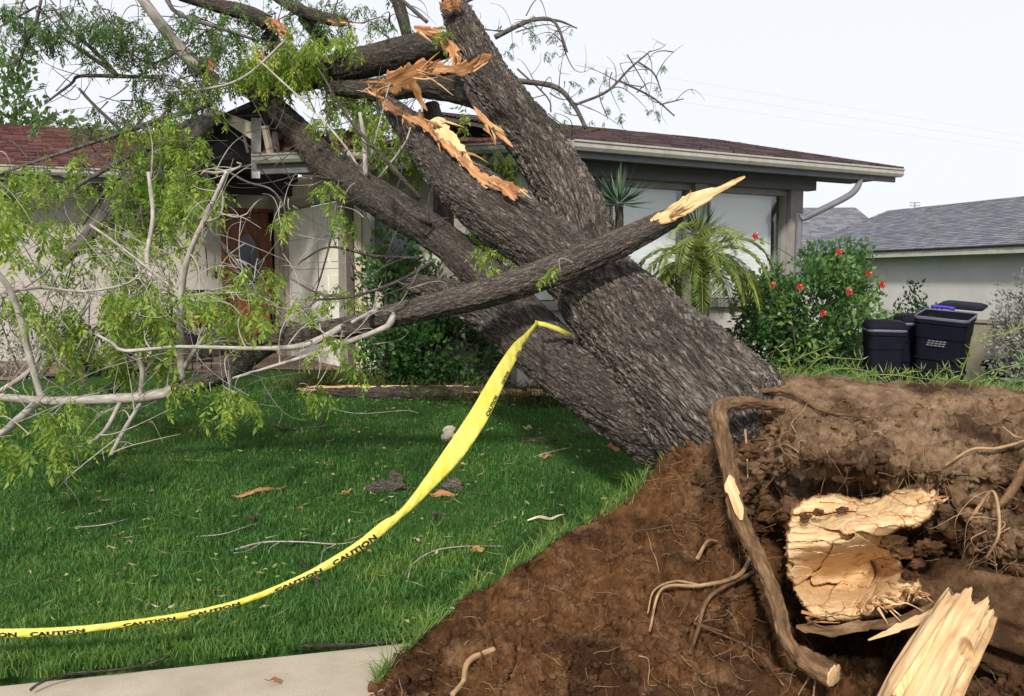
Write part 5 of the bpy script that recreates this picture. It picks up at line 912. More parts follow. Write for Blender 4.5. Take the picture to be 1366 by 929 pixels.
for cx0, cy0, d, sx, sy, n, scl, ind, dt in CL:
    n = int(n * (.85 if ind else .66)) + 1
    hub = W(cx0 + rng.uniform(-.4, .4) * sx, cy0 - sy * .9, d)
    for k in range(n):
        a = rng.normal(size=2) * .55; p = W(cx0 + sx * a[0], cy0 + sy * a[1] - 12, d + rng.normal() * .28); g = float(gz(p[0], p[1]))
        if p[2] < g + .28: p[2] = g + .28 + rng.uniform(0, .1)
        s = scl * .88 * rng.uniform(.7, 1.2); rz = rng.uniform(0, 6.28); kk = int(rng.integers(8)); tl = rng.uniform(-.3, .9)
        if ind and nsp[0] < 300: spray_obj(p, rz, s, tl, tree if d > 6.6 else bl, kk); nsp[0] += 1
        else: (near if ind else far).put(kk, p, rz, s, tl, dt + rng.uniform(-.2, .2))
        if k % 2 == 0: twig('tree' if d > 6.6 else 'limb', hub + rng.normal(size=3) * .10, p, .004, .0018, .12)
# small dark leaves against the sky
sky_c = [(25, 25, 9.2, 40, 30, 40), (80, 35, 9.3, 30, 30, 44), (140, 30, 9.5, 40, 35, 56), (180, 60, 9.5, 40, 35, 50), (235, 40, 9.6, 50, 40, 60), (290, 55, 9.6, 45, 35, 56), (30, 65, 9.2, 14, 20, 12), (150, 150, 9.3, 40, 20, 16), (110, 165, 9.2, 50, 20, 14), (330, 20, 9.8, 60, 25, 40), (420, 10, 9.8, 60, 20, 30), (500, 20, 9.2, 50, 22, 24), (210, 110, 9.5, 40, 30, 34), (260, 120, 9.5, 40, 30, 34), (700, 45, 7.6, 30, 30, 10), (745, 55, 7.6, 22, 30, 8), (760, 120, 7.8, 30, 20, 8), (815, 100, 7.8, 30, 25, 8), (840, 140, 7.8, 40, 18, 10), (870, 110, 7.8, 26, 26, 5), (770, 160, 7.8, 40, 12, 8)]
skb = Bake()
for cx0, cy0, d, sx, sy, n in sky_c:
    n = int(n * .72) + 1
    hub = W(cx0 + rng.uniform(-.6, .6) * sx, cy0 + rng.uniform(-.6, .6) * sy, d)
    for k in range(n):
        a = rng.normal(size=2) * .55; p = W(cx0 + sx * a[0], cy0 + sy * a[1], d + rng.normal() * .3); small = cx0 > 600
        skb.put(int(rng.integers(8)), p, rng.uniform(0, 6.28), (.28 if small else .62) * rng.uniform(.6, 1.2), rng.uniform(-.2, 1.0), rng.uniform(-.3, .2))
        if k % 3 == 0: twig('tree', hub + rng.normal(size=3) * .15, p, .006 if small else .009, .002, .05)
# random side twigs on the traced branches
for P, R, par in LB:
    key = 'limb' if par == bl else 'tree'; Lb = np.linalg.norm(np.diff(P, axis=0), axis=1).sum()
    for k in range(int(2 + Lb * 3.2)):
        i = int(rng.integers(len(P) - 1)); t = rng.uniform(); p = P[i] + (P[i + 1] - P[i]) * t; d = unit(P[i + 1] - P[i]) * rng.choice([-1, 1]) * .5 + rng.normal(size=3) * .7 + np.array([0, -.1, .15])
        q = p + unit(d) * rng.uniform(.15, .6); g = float(gz(q[0], q[1])) + .02; q[2] = max(q[2], g)
        pts = twig(key, p, q, min(R.min() * .8, .006), .0013, rng.uniform(-.15, .2))
        for s in range(int(rng.integers(0, 3))):
            b = pts[int(rng.integers(1, 4))]; e = b + unit(rng.normal(size=3)) * rng.uniform(.08, .3); e[2] = max(e[2], float(gz(e[0], e[1])) + .02); twig(key, b, e, .0028, .001, .1)
for k in range(130):                                      # fine pale twigs among the limb's branches
    x, y = rng.uniform(-10, 400), rng.uniform(330, 530); d0 = 6.2 + rng.uniform(-.3, .5); p = W(x, y, d0); q = p + unit(rng.normal(size=3) * [1, .5, .8] + [-.2, 0, .1]) * rng.uniform(.25, .8); q[2] = max(q[2], float(gz(q[0], q[1])) + .03); p[2] = max(p[2], float(gz(p[0], p[1])) + .05)
    pts = twig('limb', p, q, .0026, .001, rng.uniform(-.2, .2))
    if k % 2: twig('limb', pts[2], pts[2] + unit(rng.normal(size=3)) * rng.uniform(.1, .3), .002, .001, .15)
for k in range(150):                                      # tangle above the broken roof and at the left
    x, y = (rng.uniform(300, 600), rng.uniform(60, 260)) if k % 2 else (rng.uniform(0, 290), rng.uniform(60, 400)); d = (9.9 if k % 2 else 9.0) - .008 * max(0, y - 120) + rng.uniform(-.4, .4); p = W(x, y, d)
    twig('tree', p, p + unit(rng.normal(size=3) + [-.5, 0, .1]) * rng.uniform(.3, 1.1), .006, .0015, rng.uniform(-.2, .2))
twigs['tree'].build('twigs', M['twig_dark'], tree, True, kind='stuff', bco=True); twigs['limb'].build('twigs', M['twig_pale'], bl, True, kind='stuff', bco=True)
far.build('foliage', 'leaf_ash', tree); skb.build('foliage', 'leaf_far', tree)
if near.V: near.build('foliage', 'leaf_ash', bl)

# ---------------------------------------------------------------- shrubs and other plants
def bush(name, c, rad, n, leaf, asp, mat, label, cat, nclump=28, group=None, stems=9, up=.25, flo=None, shell=.55, spread=.17):
    c = np.array(c, float); rad = np.array(rad, float); t = thing(name, (c[0], c[1], c[2] - rad[2]), label, cat, group)
    cd = rnd_dirs(nclump); cc = c + cd * rad * rng.uniform(shell, 1.0, (nclump, 1)); cc[:, 2] = np.maximum(cc[:, 2], c[2] - rad[2] + .1)
    w = rng.integers(0, nclump, n); base = cc[w] + np.clip(rng.normal(size=(n, 3)), -1.5, 1.5) * rad * spread; out = unit(base - c); d = unit(out * .7 + rnd_dirs(n) * .75 + [0, 0, up]); tint = np.clip(rng.uniform(0, .65, nclump)[w] + rng.uniform(-.2, .3, n), 0, 1)
    keep = base[:, 2] > c[2] - rad[2] + .03; base, d, tint = base[keep], d[keep], tint[keep]; n = len(base)
    V, T, tt = leaf_mesh(base, d, rnd_dirs(n), leaf * rng.uniform(.6, 1.25, n), leaf * asp * rng.uniform(.7, 1.2, n), tint, .2, .15)
    obj('foliage', V, [T], M[mat], t, {'tint': tt}, True, kind='stuff')
    for k in range(stems):
        q = cc[int(rng.integers(nclump))]; p = np.array([c[0] + rng.uniform(-.25, .25) * rad[0], c[1] + rng.uniform(-.25, .25) * rad[1], c[2] - rad[2] - .03]); mdl = (p + q) / 2 + rng.normal(size=3) * .08
        v, qq, b = tube([p, mdl, q], [.018, .012, .006], 6, .08, cap=False); obj('stem', v, qq, M['twig_dark'], t, {'bco': b})
    return t, cc
def gzc(x, y): return float(gz(x, y))
def at_ground(px, d):                                     # point on the ground under a pixel column at depth d
    x = (px - CX) / FPX * d; return np.array([x, d, gzc(x, d)])
# hibiscus with red flowers beside the bins
hp = W(1084, 398, 9.0); hib, hc = bush('hibiscus_bush', (hp[0], hp[1], 1.18), (.84, .6, .78), 9500, .072, .56, 'leaf_hibiscus', 'glossy green hibiscus bush dotted with red flowers', 'bush', 64, shell=.45, spread=.13)
pm = Mat('petal_red', .5, .3); pm.color((.34, .012, .02)); pm.translucent((.42, .02, .03), .2); M['petal_red'] = pm.m; plain('pistil', (.7, .5, .08), .1, 10)
for x, y in ((1007, 316), (1119, 337), (1159, 365), (1177, 380), (1133, 390), (1067, 383), (1030, 381), (1098, 418)):
    p = W(x, y, 8.30 + .2 * rng.uniform()); B = np.repeat(p[None], 5, 0); th5 = np.arange(5) / 5 * 6.283 + rng.uniform(0, 1); f = unit(np.array([rng.uniform(-.5, .5), -1, rng.uniform(0, .6)])); e1 = unit(np.cross(f, [0, 0, 1])); e2 = np.cross(e1, f)
    D = np.cos(th5)[:, None] * e1 + np.sin(th5)[:, None] * e2 + f * .45; V, T, tt = leaf_mesh(B, D, np.cross(D, f), np.full(5, .042), np.full(5, .036), np.full(5, .5), .1, -.15)
    cn = hc[np.argmin(np.linalg.norm(hc - p, axis=1))]; tv9, tq9, _ = tube([cn, (cn + p) / 2 + [0, 0, .04], p], [.006, .004, .003], 5, .05, cap=False); nb9 = 16; tB = cn + (p - cn) * rng.uniform(.1, 1.02, (nb9, 1)) + rng.normal(size=(nb9, 3)) * .025 + [0, .04, 0]; lv9, lt9, la9 = leaf_mesh(tB, unit(rnd_dirs(nb9) + [0, 0, .3]), rnd_dirs(nb9), rng.uniform(.05, .085, nb9), rng.uniform(.03, .045, nb9), rng.uniform(.2, .9, nb9), .2, .15); obj('sprig', np.vstack([tv9, lv9]), [tq9[0], lt9 + len(tv9)], M['leaf_hibiscus'], hib, {'tint': np.concatenate([np.full(len(tv9), .2), la9])})
    fo = obj('flower', V, [T], M['petal_red'], hib); v, q, b = tube([p, p + f * .04, p + f * .075], [.004, .004, .006], 6); obj('pistil', v, q, M['pistil'], fo)
# pygmy date palm against the windows
pb = at_ground(932, 8.7); palm = thing('palm', pb, 'small feathery palm with arching yellow-green fronds under the windows', 'palm'); crown = W(932, 352, 8.7)
v, q, b = tube([pb - [0, 0, .05], (pb + crown) / 2 + [.03, 0, 0], crown], [.10, .085, .075], 18, .05, rough=.35); obj('trunk', v, q, M['bark_mid'], palm, {'bco': b})
for k in range(34):
    az = k * 2.399; el = rng.uniform(.05, 1.35); L = rng.uniform(.80, 1.05); d = np.array([math.cos(az) * math.cos(el), math.sin(az) * math.cos(el), math.sin(el)]); p = crown.copy(); pts = [p]; ds = []
    for t in range(14): d = unit(d + np.array([0, 0, -.13 - .016 * t])); p = p + d * L / 14; pts.append(p); ds.append(d)
    tv, tq, tb2 = tube(pts, np.linspace(.008, .002, 15), 5, .08, cap=False); B, D, S, LL = [], [], [], []
    for t in np.linspace(.12, .99, 44):
        i = min(int(t * 14), 13); q0 = pts[i] + (pts[i + 1] - pts[i]) * (t * 14 - i); sd = unit(np.cross(ds[i], [0, 0, 1.0]))
        for s in (-1, 1): B.append(q0); D.append(unit(sd * s * .8 + ds[i] * .65 + np.array([0, 0, -.25]) + rng.normal(size=3) * .07)); S.append(np.cross(D[-1], [0, 0, 1.0])); LL.append(.27 * math.sin(math.pi * (.15 + .8 * t)) * rng.uniform(.85, 1.1))
    old = rng.uniform(0, .5) + .5 * (el < .25); V, T, tt = leaf_mesh(np.array(B), np.array(D), np.array(S), np.array(LL), np.full(len(B), .019), np.clip(old + rng.uniform(-.15, .15, len(B)), 0, 1), .15, .25)
    n0 = len(tv); obj('frond', np.vstack([tv, V]), [tq[0], T + n0], M['leaf_palm'], palm, {'tint': np.concatenate([np.full(n0, .5), tt])})
# yuccas standing before the windows
def yucca(px, py, d, n, L, label):
    c = W(px, py, d); g = gzc(c[0], c[1]); t = thing('yucca', (c[0], c[1], g), label, 'yucca', 'yuccas under the windows')
    v, q, b = tube([[c[0], c[1], g - .05], [c[0] + .02, c[1], (g + c[2]) / 2], c], [.06, .05, .045], 12, .06, rough=.3); obj('stem', v, q, M['bark_mid'], t, {'bco': b})
    D = rnd_dirs(n); D[:, 2] = np.abs(D[:, 2]) * 1.1 - .25; D = unit(D); V, T, tt = leaf_mesh(np.repeat(c[None], n, 0) + D * .03, D, np.cross(D, [0, 0, 1.0]) + .01, L * rng.uniform(.75, 1.1, n), np.full(n, .028), rng.uniform(0, 1, n), .1, .06)
    obj('blades', V, [T], M['leaf_yucca'], t, {'tint': tt}, kind='stuff')
yucca(826, 272, 8.7, 90, .40, 'spiky dark green yucca rosette beside the leaning trunk'); yucca(932, 312, 9.4, 70, .36, 'spiky yucca rosette rising behind the small palm')
# shrubs below and behind the trunk
s1 = at_ground(585, 9.3); bush('leafy_shrub', (s1[0], s1[1], s1[2] + .40), (.72, .5, .46), 3400, .085, .6, 'leaf_shrub', 'dense dark green broadleaf shrub behind the split log', 'shrub', 40, shell=.6)
s2 = at_ground(525, 9.6); bush('leafy_shrub', (s2[0], s2[1], s2[2] + .95), (.55, .45, .85), 2600, .09, .5, 'leaf_hibiscus', 'taller light green leafy shrub by the garage corner', 'shrub', 34, stems=12)
s3 = at_ground(640, 9.3); bush('leafy_shrub', (s3[0], s3[1] + .3, s3[2] + 1.2), (.35, .3, .7), 1100, .085, .5, 'leaf_shrub', 'slim green shrub climbing between the two broken limbs', 'shrub', 18)
s4 = at_ground(1010, 9.5); bush('leafy_shrub', (s4[0], s4[1], s4[2] + .34), (.75, .45, .42), 2200, .08, .55, 'leaf_shrub', 'dark shrub at the foot of the palm trunk', 'shrub', 34)
s5 = at_ground(1358, 7.9); bush('grey_bush', (s5[0] + .25, s5[1], .95), (.42, .45, .85), 9000, .045, .6, 'leaf_grey', 'silvery grey woolly bush standing beside the black bins', 'bush', 90, shell=.35)
s6 = at_ground(1262, 14); bush('small_shrub', (s6[0] - .4, s6[1], .72), (.55, .4, .75), 900, .09, .6, 'leaf_dark', 'small dark shrub against the neighbouring wall', 'shrub', 16)
JW = ('on the edge of the brown drive', 'below the taller light green shrub', 'at the foot of the dark broadleaf shrub', 'behind the upper end of the caution tape', 'under the leaning trunk', 'by the brown garage corner post')
for k, (px, d, r) in enumerate(((430, 9.55, .42), (505, 9.45, .36), (575, 9.0, .40), (650, 8.9, .42), (720, 8.8, .40), (470, 9.7, .35))):
    p = at_ground(px, d); n = 1500; t = thing('juniper', p, 'low olive brown juniper clump ' + JW[k], 'juniper', 'juniper clumps along the lawn edge')
    base = p + np.column_stack([rng.normal(size=n) * r * .5, rng.normal(size=n) * .16, np.abs(rng.normal(size=n)) * .07]); D = unit(rnd_dirs(n) * .8 + [0, -.2, .6]); V, T, tt = leaf_mesh(base, D, rnd_dirs(n), rng.uniform(.05, .14, n), np.full(n, .010), rng.uniform(0, 1, n), .1, .1)
    obj('foliage', V, [T], M['leaf_juniper'], t, {'tint': tt}, kind='stuff'); mb = MB()
    v, q, b = tube([p - [r * .6, 0, 0], p + [0, 0, .06], p + [r * .6, 0, .02]], .012, 6, .08); obj('stem', v, q, M['twig_dark'], t, {'bco': b})
l1 = at_ground(20, 10.2); bush('grey_shrub', (l1[0], l1[1], l1[2] + .45), (.75, .5, .5), 2200, .06, .4, 'leaf_grey', 'grey green shrub on the drive before the house wall', 'shrub', 26)
l2 = at_ground(130, 10.4); bush('leafy_shrub', (l2[0], l2[1], l2[2] + .35), (.6, .4, .45), 1600, .08, .5, 'leaf_dark', 'dark shrub behind the tangle of pale branches', 'shrub', 22)
# tree far behind the left roof
t0 = W(15, 160, 22); bush('background_tree', (t0[0] - .4, t0[1], 5.1), (2.3, 1.6, 1.9), 4200, .24, .5, 'leaf_far', 'dark green tree rising behind the red roof', 'tree', 40, stems=6)
bgt = [o for o in COL.objects if o.name.startswith('background_tree')][0]; v, q, b = tube([[t0[0] - .4, t0[1], 0], [t0[0] - .3, t0[1], 2], [t0[0] - .4, t0[1], 4.5]], [.2, .16, .08], 10, .3); obj('trunk', v, q, M['bark_mid'], bgt, {'bco': b})
# ---------------------------------------------------------------- grass
def blades(base, h, w, lean, tint, name, mat, parent=None, **k):
    n = len(base); az = rng.uniform(0, 6.283, n); sd = np.column_stack([np.cos(az), np.sin(az), np.zeros(n)]); la = rng.uniform(0, 6.283, n); ld = np.column_stack([np.cos(la), np.sin(la), np.zeros(n)]) * (lean * h)[:, None]; up = np.array([0, 0, 1.0])
    a = base - sd * w[:, None] / 2; b = base + sd * w[:, None] / 2; mid = base + up * (h * .6)[:, None] + ld * .35; c = mid - sd * w[:, None] * .4; d = mid + sd * w[:, None] * .4; tp = base + up * (h * (1 - .25 * lean))[:, None] + ld
    V = np.stack([a, b, d, c, tp], 1).reshape(-1, 3); i = 5 * np.arange(n)[:, None]
    return obj(name, V, [i + [[0, 1, 2, 3]], i + [[3, 2, 4]]], M[mat], parent, {'tint': np.repeat(tint, 5)}, True, **k)
N = 300000
yy = 3.25 + 8.0 * rng.uniform(0, 1, N) ** 1.35; xx = rng.uniform(-1, 1, N) * (.64 * yy + .5) - .0; sb_ = street_b(xx, yy)
hb = np.array([(int(a * 8), int(b * 8)) in foot for a, b in zip(xx, yy)])
far_edge = np.where(xx < -1.9, 10.3 + .16 * (xx + 1.9) * 1.3, np.where(xx < .6, 9.75 - .26 * (xx + 1.9), np.where(xx < 3.6, 9.1, 9.0 + .65 * (xx - 3.6))))
keep = (sb_ > .015 + .03 * perlin(np.column_stack([xx * 4, yy * 4, 0 * xx]))) & ~hb & (yy < far_edge - .1 + .1 * perlin(np.column_stack([xx * 3, yy * 3, 0 * xx]))) & (xx < 4.3)
bare = (sb_ < .16) & (fbm(np.column_stack([xx * 2.2, yy * 2.2, 0 * xx + 5]), 2) > .05); keep &= ~(bare & (rng.uniform(0, 1, N) < .85))
xx, yy = xx[keep], yy[keep]; n = len(xx); pat = fbm(np.column_stack([xx * 1.6, yy * 1.6, 0 * xx]), 3); pat2 = fbm(np.column_stack([xx * 7, yy * 7, 0 * xx + 3]), 2)
hgt = .85 * (.046 + .022 * pat2 + .015 * rng.normal(size=n)).clip(.015, .12) * (1 + .25 * (1 - sstep(3.4, 5.5, yy))); wd = .0032 + .0006 * yy
dryp = sstep(.25, .8, fbm(np.column_stack([xx * .9 + 3, yy * .9, 0 * xx + 9]), 4)); tint = np.clip(.37 + .26 * (1 - sstep(3.4, 5.2, yy)) + .34 * dryp + .30 * pat + .16 * pat2 + .16 * rng.normal(size=n) + .30 * (rng.uniform(0, 1, n) < .05), 0, 1)  # blades nearest the sidewalk tinted yellower: sunlight put into the colour
tag(blades(np.column_stack([xx, yy, gz(xx, yy) - .004]), hgt, wd * rng.uniform(.7, 1.3, n), rng.uniform(.1, .9, n), tint, 'lawn_grass', 'grass', org=(0, 0, 0)), 'short dark green lawn grass in front of the house', 'grass', kind='stuff')
# grass still growing on the lifted edge of the root plate
ex = np.concatenate([rng.uniform(495, 885, 2600), rng.uniform(880, 905, 160), rng.uniform(985, 1040, 260), rng.uniform(1035, 1420, 1500)]); cl = fbm(np.column_stack([ex / 28, 0 * ex, 0 * ex]), 2); ex = ex[(cl * 1.6 + rng.uniform(-.4, .4, len(ex))) > -.1]
iE = np.clip(np.searchsorted(cx_, ex), 0, NCX - 1); jE = NBK - rng.integers(0, 7, len(ex)); base = SO[iE, jE]; n = len(base); lo = ex < 900
blades(base, np.where(lo, .025 + .13 * rng.uniform(0, 1, n) ** 3, .015 + .08 * rng.uniform(0, 1, n) ** 2), np.full(n, .0045), rng.uniform(.4, 1.4, n), np.clip(rng.normal(.4, .28, n), 0, 1), 'edge_grass', 'grass_bright', tree, kind='stuff')
def runner(rows, parent=tree):                            # a creeping stem with tufts of stiff blades
    P = np.array([W(*r) for r in rows]); C = spline(P, .03); v, q, b = tube(P, np.linspace(.0035, .0018, len(P)), 5, .03); n0 = len(v); B, D, LL = [], [], []
    for c in C[1:]:
        for s in range(int(rng.integers(2, 5))): B.append(c + rng.normal(size=3) * .003); D.append(unit(rng.normal(size=3) * .8 + [0, 0, .45])); LL.append(rng.uniform(.035, .085))
    V, T, tt = leaf_mesh(np.array(B), np.array(D), rnd_dirs(len(B)), np.array(LL), np.full(len(B), .006), rng.uniform(.1, 1, len(B)), .15, .1)
    obj('grass_runner', np.vstack([v, V]), [q[0], T + n0], M['grass_bright'], parent, {'tint': np.concatenate([np.full(n0, .8), tt])})
for rows in ([(1280, 505, 4.5), (1290, 478, 4.45), (1302, 455, 4.4), (1335, 446, 4.35), (1375, 434, 4.3)], [(1292, 512, 4.5), (1320, 496, 4.45), (1350, 488, 4.4), (1380, 480, 4.4)], [(1240, 510, 4.6), (1262, 492, 4.55), (1275, 505, 4.5)], [(1175, 505, 4.65), (1205, 498, 4.6), (1230, 495, 4.55)], [(1090, 500, 4.7), (1115, 492, 4.65), (1150, 494, 4.6), (1170, 503, 4.6)], [(1050, 498, 4.75), (1062, 480, 4.7), (1085, 470, 4.7), (1105, 462, 4.7)], [(1060, 500, 4.75), (1048, 478, 4.7), (1034, 462, 4.7)], [(1070, 500, 4.7), (1095, 478, 4.65), (1120, 478, 4.65), (1150, 480, 4.6)], [(1300, 512, 4.5), (1330, 505, 4.4), (1366, 508, 4.4)], [(1130, 506, 4.7), (1180, 500, 4.6), (1240, 506, 4.55), (1290, 508, 4.5)], [(1000, 522, 4.8), (1012, 512, 4.75), (1030, 508, 4.75)]):
    runner(rows)

# fallen leaflets and bits of twig scattered through the lawn
nL = 1500; yy = 3.7 + 6.2 * rng.uniform(0, 1, nL) ** 1.1; xx = np.clip(rng.normal(-.9, 2.2, nL), -5, 3.0); ok = (street_b(xx, yy) > .1) & (yy < 9.6) & np.array([(int(p * 8), int(q * 8)) not in foot for p, q in zip(xx, yy)]); xx, yy = xx[ok], yy[ok]; nL = len(xx)
B = np.column_stack([xx, yy, gz(xx, yy) + rng.uniform(.02, .05, nL)]); D = rnd_dirs(nL) * [1, 1, .25]; tw_ = rng.uniform(0, 1, nL) < .45
V, T, tt = leaf_mesh(B, D, rnd_dirs(nL) * [1, 1, .3], np.where(tw_, rng.uniform(.05, .16, nL), rng.uniform(.03, .06, nL)), np.where(tw_, .004, rng.uniform(.012, .022, nL)), rng.uniform(.0, 1, nL), .2, .1)
m = Mat('litter', .8, .2); at = m.node('ShaderNodeAttribute', attribute_name='tint').outputs['Fac']; m.color(m.ramp(at, [(.0, (.10, .17, .03)), (.35, (.24, .30, .07)), (.6, (.34, .26, .14)), (.8, (.20, .10, .05)), (1, (.46, .40, .30))])); M['litter'] = m.m
tag(obj('leaf_litter', V, [T], M['litter'], None, {'tint': tt}, True, org=(0, 0, 0)), 'fallen leaflets and twig bits scattered over the lawn', 'litter', kind='stuff')
# ---------------------------------------------------------------- caution tape
m = Mat('tape_yellow', .35, .5); m.color(m.ramp(m.noise(m.co(None, (1, 1, 1)), 7, 3), [(.3, (.82, .75, .10)), (.7, (.90, .85, .24))])); m.bump(m.noise(m.co(None, (1, 1, 1)), 28, 4, .6, 1.5), .35, .01); m.translucent((.92, .88, .25), .45); M['tape_yellow'] = m.m
plain('tape_ink', (.015, .014, .012), .2, 20, .5)
TR_ = np.array([(-60, 846, 3.25, 12, 0), (0, 845, 3.28, 12, .0), (70, 843, 3.3, 11.5, .0), (140, 836, 3.33, 9, .1), (250, 820, 3.36, 8.5, .1), (330, 800, 3.4, 8, .1), (400, 772, 3.42, 9, .1), (440, 752, 3.44, 12, .1), (480, 728, 3.46, 14, .0), (512, 703, 3.48, 15, .0), (531, 689, 3.5, 10, .25), (550, 671, 3.52, 13, .1), (575, 642, 3.56, 19, .0), (605, 605, 3.62, 26, .0), (638, 556, 3.74, 26, .0), (664, 507, 4.0, 21, .1), (688, 466, 4.45, 15, .3), (703, 447, 5.0, 7, .6), (717, 430, 5.5, 4, .8)], float)
tape = thing('caution_tape', WG(300, 830), 'yellow caution tape with black lettering sagging across the lawn to the trunk', 'tape')
S = spline(np.column_stack([TR_[:, 0] / 100, TR_[:, 1] / 100, TR_[:, 2], TR_[:, 3], TR_[:, 4], TR_[:, 2]]), .035)
ctr = np.array([W(a * 100, b * 100, d) for a, b, d in S[:, :3]]); tg = unit(np.gradient(ctr, axis=0)); view = unit(ctr - np.array([0, 0, EYE])); wv = unit(np.cross(tg, view)); wv *= np.sign(wv[:, 2:3] + 1e-6); bd = np.cross(wv, tg)
wid = S[:, 3] * PXM(1) * S[:, 2]; full = .085; NV = 9; v_ = np.linspace(-1, 1, NV)
def tape_pt(k, v):                                        # k: row position (float), v in -1..1 across
    i = int(np.clip(math.floor(k), 0, len(ctr) - 2)); f = k - i; L = lambda A: A[i] * (1 - f) + A[i + 1] * f
    w = L(wid); dep = math.sqrt(max(full ** 2 - w ** 2, 0)) * .5; sg = 1 if True else -1
    return L(ctr) + L(wv) * w * v * .5 + L(bd) * (sg * dep * .22 * (v * v - .4) + .0022 * math.sin(k * 1.9 + v * 2.1) + .0016 * math.sin(k * .83 - v * 4)), unit(np.cross(L(wv) * w, L(tg)))
sl = np.concatenate([[0], np.cumsum(np.linalg.norm(np.diff(ctr, axis=0), axis=1))])
V = np.array([tape_pt(k, v)[0] for k in range(len(ctr)) for v in v_]); i, j = np.meshgrid(np.arange(len(ctr) - 1), np.arange(NV - 1), indexing='ij'); a = i * NV + j
to = obj('tape_strip', V, [np.stack([a, a + NV, a + NV + 1, a + 1], -1).reshape(-1, 4)], M['tape_yellow'], tape); sd_ = to.modifiers.new('thickness', 'SOLIDIFY'); sd_.thickness = .0008
tp2 = [W(714, 431, 5.5), W(728, 434, 5.52), W(745, 440, 5.55), W(762, 449, 5.6)]; V = []
for k, p in enumerate(tp2): V += [p + [0, 0, .016 + .002 * k], p + [0, -.01, -.012]]
obj('tape_end', V, [[[2 * k, 2 * k + 1, 2 * k + 3, 2 * k + 2] for k in range(3)]], M['tape_yellow'], tape).modifiers.new('thickness', 'SOLIDIFY').thickness = .0008
cu = bpy.data.curves.new('caution_text', 'FONT'); cu.body = 'CAUTION'; cu.size = 1; cu.resolution_u = 2; cu.space_character = 1.02; cu.offset = .045; tmp = bpy.data.objects.new('tmp_text', cu); COL.objects.link(tmp)
dg = bpy.context.evaluated_depsgraph_get(); me = tmp.evaluated_get(dg).to_mesh(); tv = np.array([q.co[:] for q in me.vertices]); tf = [list(p.vertices) for p in me.polygons]; tmp.evaluated_get(dg).to_mesh_clear(); bpy.data.objects.remove(tmp)
tx0, tx1, tz0, tz1 = tv[:, 0].min(), tv[:, 0].max(), tv[:, 1].min(), tv[:, 1].max(); s0 = .02; wi = 0
while s0 < sl[-1] - .75:
    L_ = .21 if s0 < 2.4 else .15; sx = s0 + (tv[:, 0] - tx0) / (tx1 - tx0) * L_; kk = np.interp(sx, sl, np.arange(len(sl))); vv = -.95 + (tv[:, 1] - tz0) / (tz1 - tz0) * (1.1 if s0 < 2.4 else .42)
    pts = []
    for k, v in zip(kk, vv):
        p, nn = tape_pt(k, v); nn = nn if nn.dot(p - np.array([0, 0, EYE])) < 0 else -nn; pts.append(p + nn * .0045)
    if sl[-1] - s0 > .9 or True:
        bm_ = bpy.data.meshes.new('lettering'); bm_.from_pydata([tuple(p - ORG[tape.name]) for p in pts], [], tf); bm_.materials.append(M['tape_ink']); link(bpy.data.objects.new('lettering', bm_), tape, ORG[tape.name])
    wi += 1; s0 += .21 + (.05 if wi % 2 else .15)
    if 1.75 < s0 < 2.45: s0 = 2.45
# ---------------------------------------------------------------- split log at the back of the lawn
P = [WG(405, 521, .05), WG(470, 525, .05), WG(540, 526, .06), WG(620, 526, .07), (WG(700, 527, .07)), WG(748, 530, .06), WG(768, 538, .04)]; lg = thing('split_log', P[3] - [0, 0, .07], 'long split log with pale torn face lying at the lawn edge', 'log')
v, q, b = tube(P, np.array([.03, .06, .08, .085, .08, .06, .02]), 26, .03, rough=.25, bark=(.03, .008)); obj('bark', v, q, M['bark_mid'], lg, {'bco': b})
def up3(p, z, y=0): return p + np.array([0, y, z])
shard('split_face', [up3(P[0], .05), up3(P[3], .10), up3(P[3], .045, -.07), up3(P[0], .0, -.05)], .03, 'wood_pale', lg, nu=60, nv=12, rag=.08, rib=.008, seed=71)
shard('split_face', [up3(P[3], .085, .02), up3(P[5], .075), up3(P[5], .02, -.07), up3(P[3], .03, -.085)], .03, 'wood_pale', lg, nu=60, nv=12, rag=.08, rib=.008, seed=72)
shard('split_face', [up3(P[5], .06), up3(P[6], .03), up3(P[6], .0, -.06), up3(P[5], .0, -.07)], .02, 'wood_orange', lg, nu=30, nv=8, rag=.15, seed=73)
wood('wood_white', (.58, .48, .34), (.76, .68, .54), (.86, .80, .70))
# ---------------------------------------------------------------- debris on the lawn and sidewalk
def chip(px, py, ang, L, w, mat, label, group=None, name='wood_chip', cat='wood chip', thick=.015, tilt=.3, rag=.18, lift=.035):
    c = WG(px, py, lift); u = np.array([math.cos(ang), math.sin(ang), rng.uniform(-.05, .12)]) * L / 2; s = np.array([-math.sin(ang), math.cos(ang), tilt]) * w / 2
    t = thing(name, c - [0, 0, lift], label, cat, group); w2 = w * (.6 + .4 * tilt); pts = [(*(c + u * f + np.array([0, 0, .012 * math.sin(f * 5 + px)])), w2 * g) for f, g in ((-1, .12), (-.7, .8), (-.2, 1.05), (.3, .9), (.7, .6), (1, .1))]; strip('body', None, thick, mat, t, seed=int(px), world=pts, rib=.003, rag=.6); return t
chip(347, 655, .75, .42, .035, 'wood_orange', 'long orange wood splinter lying alone on the left lawn')
chip(598, 580, .3, .12, .09, 'wood_white', 'small white wood chunk on the grass behind the tape', tilt=1.2, lift=.05); chip(815, 570, -.2, .24, .12, 'wood_white', 'broad pale wood chip beneath the trunk', tilt=.8, lift=.05); chip(834, 597, -.1, .30, .09, 'wood_orange', 'flat orange wood slab beside the trunk base', tilt=.7, lift=.05)
